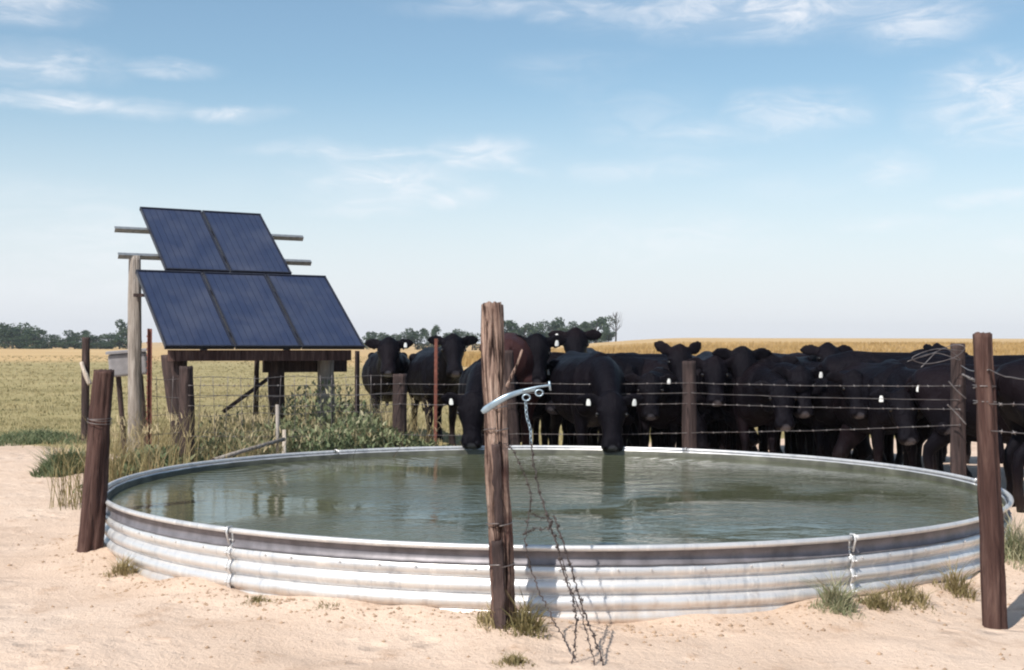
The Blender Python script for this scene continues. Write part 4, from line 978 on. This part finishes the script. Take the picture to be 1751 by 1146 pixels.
tuft(880, 1140, 5.9, .07, .07, 260, DRYGRASS, 'flat dry grass patch below the tall split post at the picture bottom', .3, 10)
tuft(1500, 1040, 6.95, .07, .12, 300, DRYGRASS, 'scrubby brown tuft between the two larger tufts at the right tank foot', .2, 13)
tuft(440, 1052, 7.05, .10, .045, 260, DRYGRASS, 'low dry scraps of grass along the tank foot left of middle', .15, 11)
tuft(560, 1072, 6.85, .10, .035, 220, DRYGRASS, 'faint dry scraps of grass at the tank foot halfway to the tall split post', .1, 12)
# pebbles and clods
def clods():
    q = np.random.default_rng(8); V = []; T = []; o = 0
    n = 3600; y = 5.0 + 6.5 * q.random(n) ** 1.3; x = q.uniform(-.47, .47, n) * y
    k = q.random(n) < .4; a_ = q.uniform(pi * 1.02, pi * 1.98, n); r_ = TR + .06 + np.abs(q.normal(0, .16, n)); x = np.where(k, TX + r_ * np.cos(a_), x); y = np.where(k, TY + r_ * np.sin(a_), y)
    for i in range(n):
        if np.hypot(x[i] - TX, y[i] - TY) < TR + .05: continue
        r = .004 + .013 * q.random() ** 3; v = np.array([(1, 0, 0), (-1, 0, 0), (0, 1, 0), (0, -1, 0), (0, 0, .7), (0, 0, -.5)]) * r * q.uniform(.6, 1.3, (6, 3)) + np.array([x[i], y[i], gzf(x[i], y[i])])
        V.append(v); T.append(np.array([(0, 2, 4), (2, 1, 4), (1, 3, 4), (3, 0, 4), (2, 0, 5), (1, 2, 5), (3, 1, 5), (0, 3, 5)]) + o); o += 6
    tag(link('dirt_clods', fast_mesh('dirt_clods', np.concatenate(V), np.concatenate(T)), flat('dry_clod', (.36, .25, .17), .95, 0, .3, 3)), 'small dry clods and pebbles scattered over the bare dirt', 'pebbles', kind='stuff')
clods()

# ------------------------------------------------------------------ trees on the skyline
def crown_mesh(seed, n=2200):
    """unit tree: crown centred above a trunk; radius about 1, base z = 0, top about z = 2"""
    q = np.random.default_rng(seed); lobes = []
    for k in range(11): a = q.uniform(0, 2 * pi); rr = q.uniform(.15, .75); lobes.append((rr * cos(a), rr * sin(a), q.uniform(.25, 1.65) - .25 * rr, q.uniform(.26, .50)))
    V = []; C = []
    for i in range(n):
        lx, ly, lz, lr = lobes[q.integers(len(lobes))]; d = q.normal(size=3); d /= np.linalg.norm(d); p = np.array([lx, ly, lz]) + d * lr * q.uniform(.55, 1.08) * np.array([1, 1, .8])
        a = q.normal(size=3); a /= np.linalg.norm(a); b = np.cross(a, q.normal(size=3)); b /= np.linalg.norm(b); s = q.uniform(.03, .075)
        V += [p + a * s, p + b * s * .8, p - a * s, p - b * s * .8]; C += [np.clip(.45 + q.normal(0, .22), 0, 1)] * 4
    return fast_mesh('crown', np.array(V), np.arange(len(V)).reshape(-1, 4), C)
def trunk_mesh(seed):
    q = random.Random(seed); mb = MB(); mb.tube([(0, 0, -.1), (.02, 0, .3), (q.uniform(-.08, .08), q.uniform(-.08, .08), .75), (q.uniform(-.1, .1), 0, 1.3)], [.075, .06, .045, .02], 7)
    for k in range(4):
        a = q.uniform(0, 6.28); z = q.uniform(.4, .9); mb.tube([(0, 0, z), (.3 * cos(a), .3 * sin(a), z + .25), (.55 * cos(a), .55 * sin(a), z + .5)], [.035, .022, .01], 5)
    return mesh('trunk', mb.v, mb.f, True)
CR = [crown_mesh(s) for s in (1, 2, 3, 4, 5)]; TRK = [trunk_mesh(s) for s in (1, 2, 3)]
for m_ in CR: m_.materials.append(LEAF)
for m_ in TRK: m_.materials.append(BARK)
ORD = ['first', 'second', 'third', 'fourth', 'fifth', 'sixth', 'seventh', 'eighth', 'ninth', 'tenth', 'eleventh', 'twelfth', 'thirteenth', 'fourteenth', 'fifteenth', 'sixteenth', 'seventeenth', 'eighteenth', 'nineteenth', 'twentieth']
def tree(px, ytop, wpx, d, label, seed, group):
    t = at(px, ytop, d); z0 = gzf(t.x, t.y) - .3; h = (t.z - z0); r = wpx / F_PX * d / 2; q = random.Random(seed)
    root = empty('tree', (t.x, t.y, z0), q.uniform(0, 6.28)); root.scale = (r * 1.5, r * 1.5, h / 1.92)
    link('crown', CR[seed % 5], None, root); link('trunk', TRK[seed % 3], None, root); return tag(root, label, 'tree', group)
LT = [(8, 542, 44, 300), (38, 543, 46, 305), (62, 560, 40, 300), (88, 566, 34, 310), (112, 572, 28, 300), (134, 561, 34, 315), (158, 568, 34, 300), (184, 566, 36, 310), (218, 541, 30, 330), (205, 572, 36, 300), (22, 572, 40, 290), (72, 580, 40, 285), (128, 580, 40, 290), (172, 582, 40, 290)]
for i, (px, y, w, d) in enumerate(sorted(LT)): tree(px, y, w, d, '%s tree from the left in the dark treeline beyond the left field' % ORD[i], 100 + i, 'treeline beyond the left field')
MT = [(640, 560, 34, 330), (664, 565, 32, 325), (690, 561, 32, 330), (714, 557, 30, 335), (741, 549, 22, 330), (765, 562, 30, 325), (788, 558, 26, 335), (808, 562, 26, 325), (868, 542, 40, 330), (896, 545, 40, 325), (918, 550, 32, 330), (944, 537, 36, 335), (968, 548, 28, 325), (992, 545, 32, 330), (1020, 534, 42, 335), (1040, 552, 22, 330)]
for i, (px, y, w, d) in enumerate(MT): tree(px, y, w, d, '%s tree from the left in the treeline behind the cattle' % ORD[i], 200 + i, 'treeline behind the cattle')
# bare leafless tree at the end of the row
t = at(1053, 534, 330); z0 = gzf(t.x, t.y) - .3; bt = empty('bare_tree', (t.x, t.y, z0)); h = t.z - z0; q = random.Random(4)
mb = MB(); mb.tube([(0, 0, -.1), (.1, 0, h * .4), (0, .1, h * .7), (.15, 0, h)], [.22, .17, .1, .03], 7); mb.build('trunk', BARK, bt, True)
mb = MB()
for k in range(26):
    z = h * q.uniform(.25, .9); a = q.uniform(0, 6.28); l = (h - z) * q.uniform(.5, 1) + .4; mb.tube([(0, 0, z), (cos(a) * l * .4, sin(a) * l * .4, z + l * .4), (cos(a) * l * .55, sin(a) * l * .55, z + l * .9)], [.07, .05, .02], 4)
mb.build('branches', BARK, bt, True)
tag(bt, 'bare leafless tree at the right end of the treeline behind the cattle', 'tree')

# ------------------------------------------------------------------ summer haze over the plain
hv = MB(); hv.box((0, 385, 6.0), (1300, 830, 15.0)); ho = hv.build('haze', None); ho['kind'] = 'stuff'; ho['label'] = 'thin pale summer haze lying over the plain'; ho['category'] = 'haze'
hm = bpy.data.materials.new('haze'); hm.use_nodes = True; hn = hm.node_tree; hn.nodes.clear()
vo = hn.nodes.new('ShaderNodeVolumePrincipled'); vo.inputs['Color'].default_value = (.80, .87, .96, 1); vo.inputs['Density'].default_value = .0003; vo.inputs['Anisotropy'].default_value = .2
ou = hn.nodes.new('ShaderNodeOutputMaterial'); hn.links.new(vo.outputs[0], ou.inputs['Volume']); ho.data.materials.append(hm)
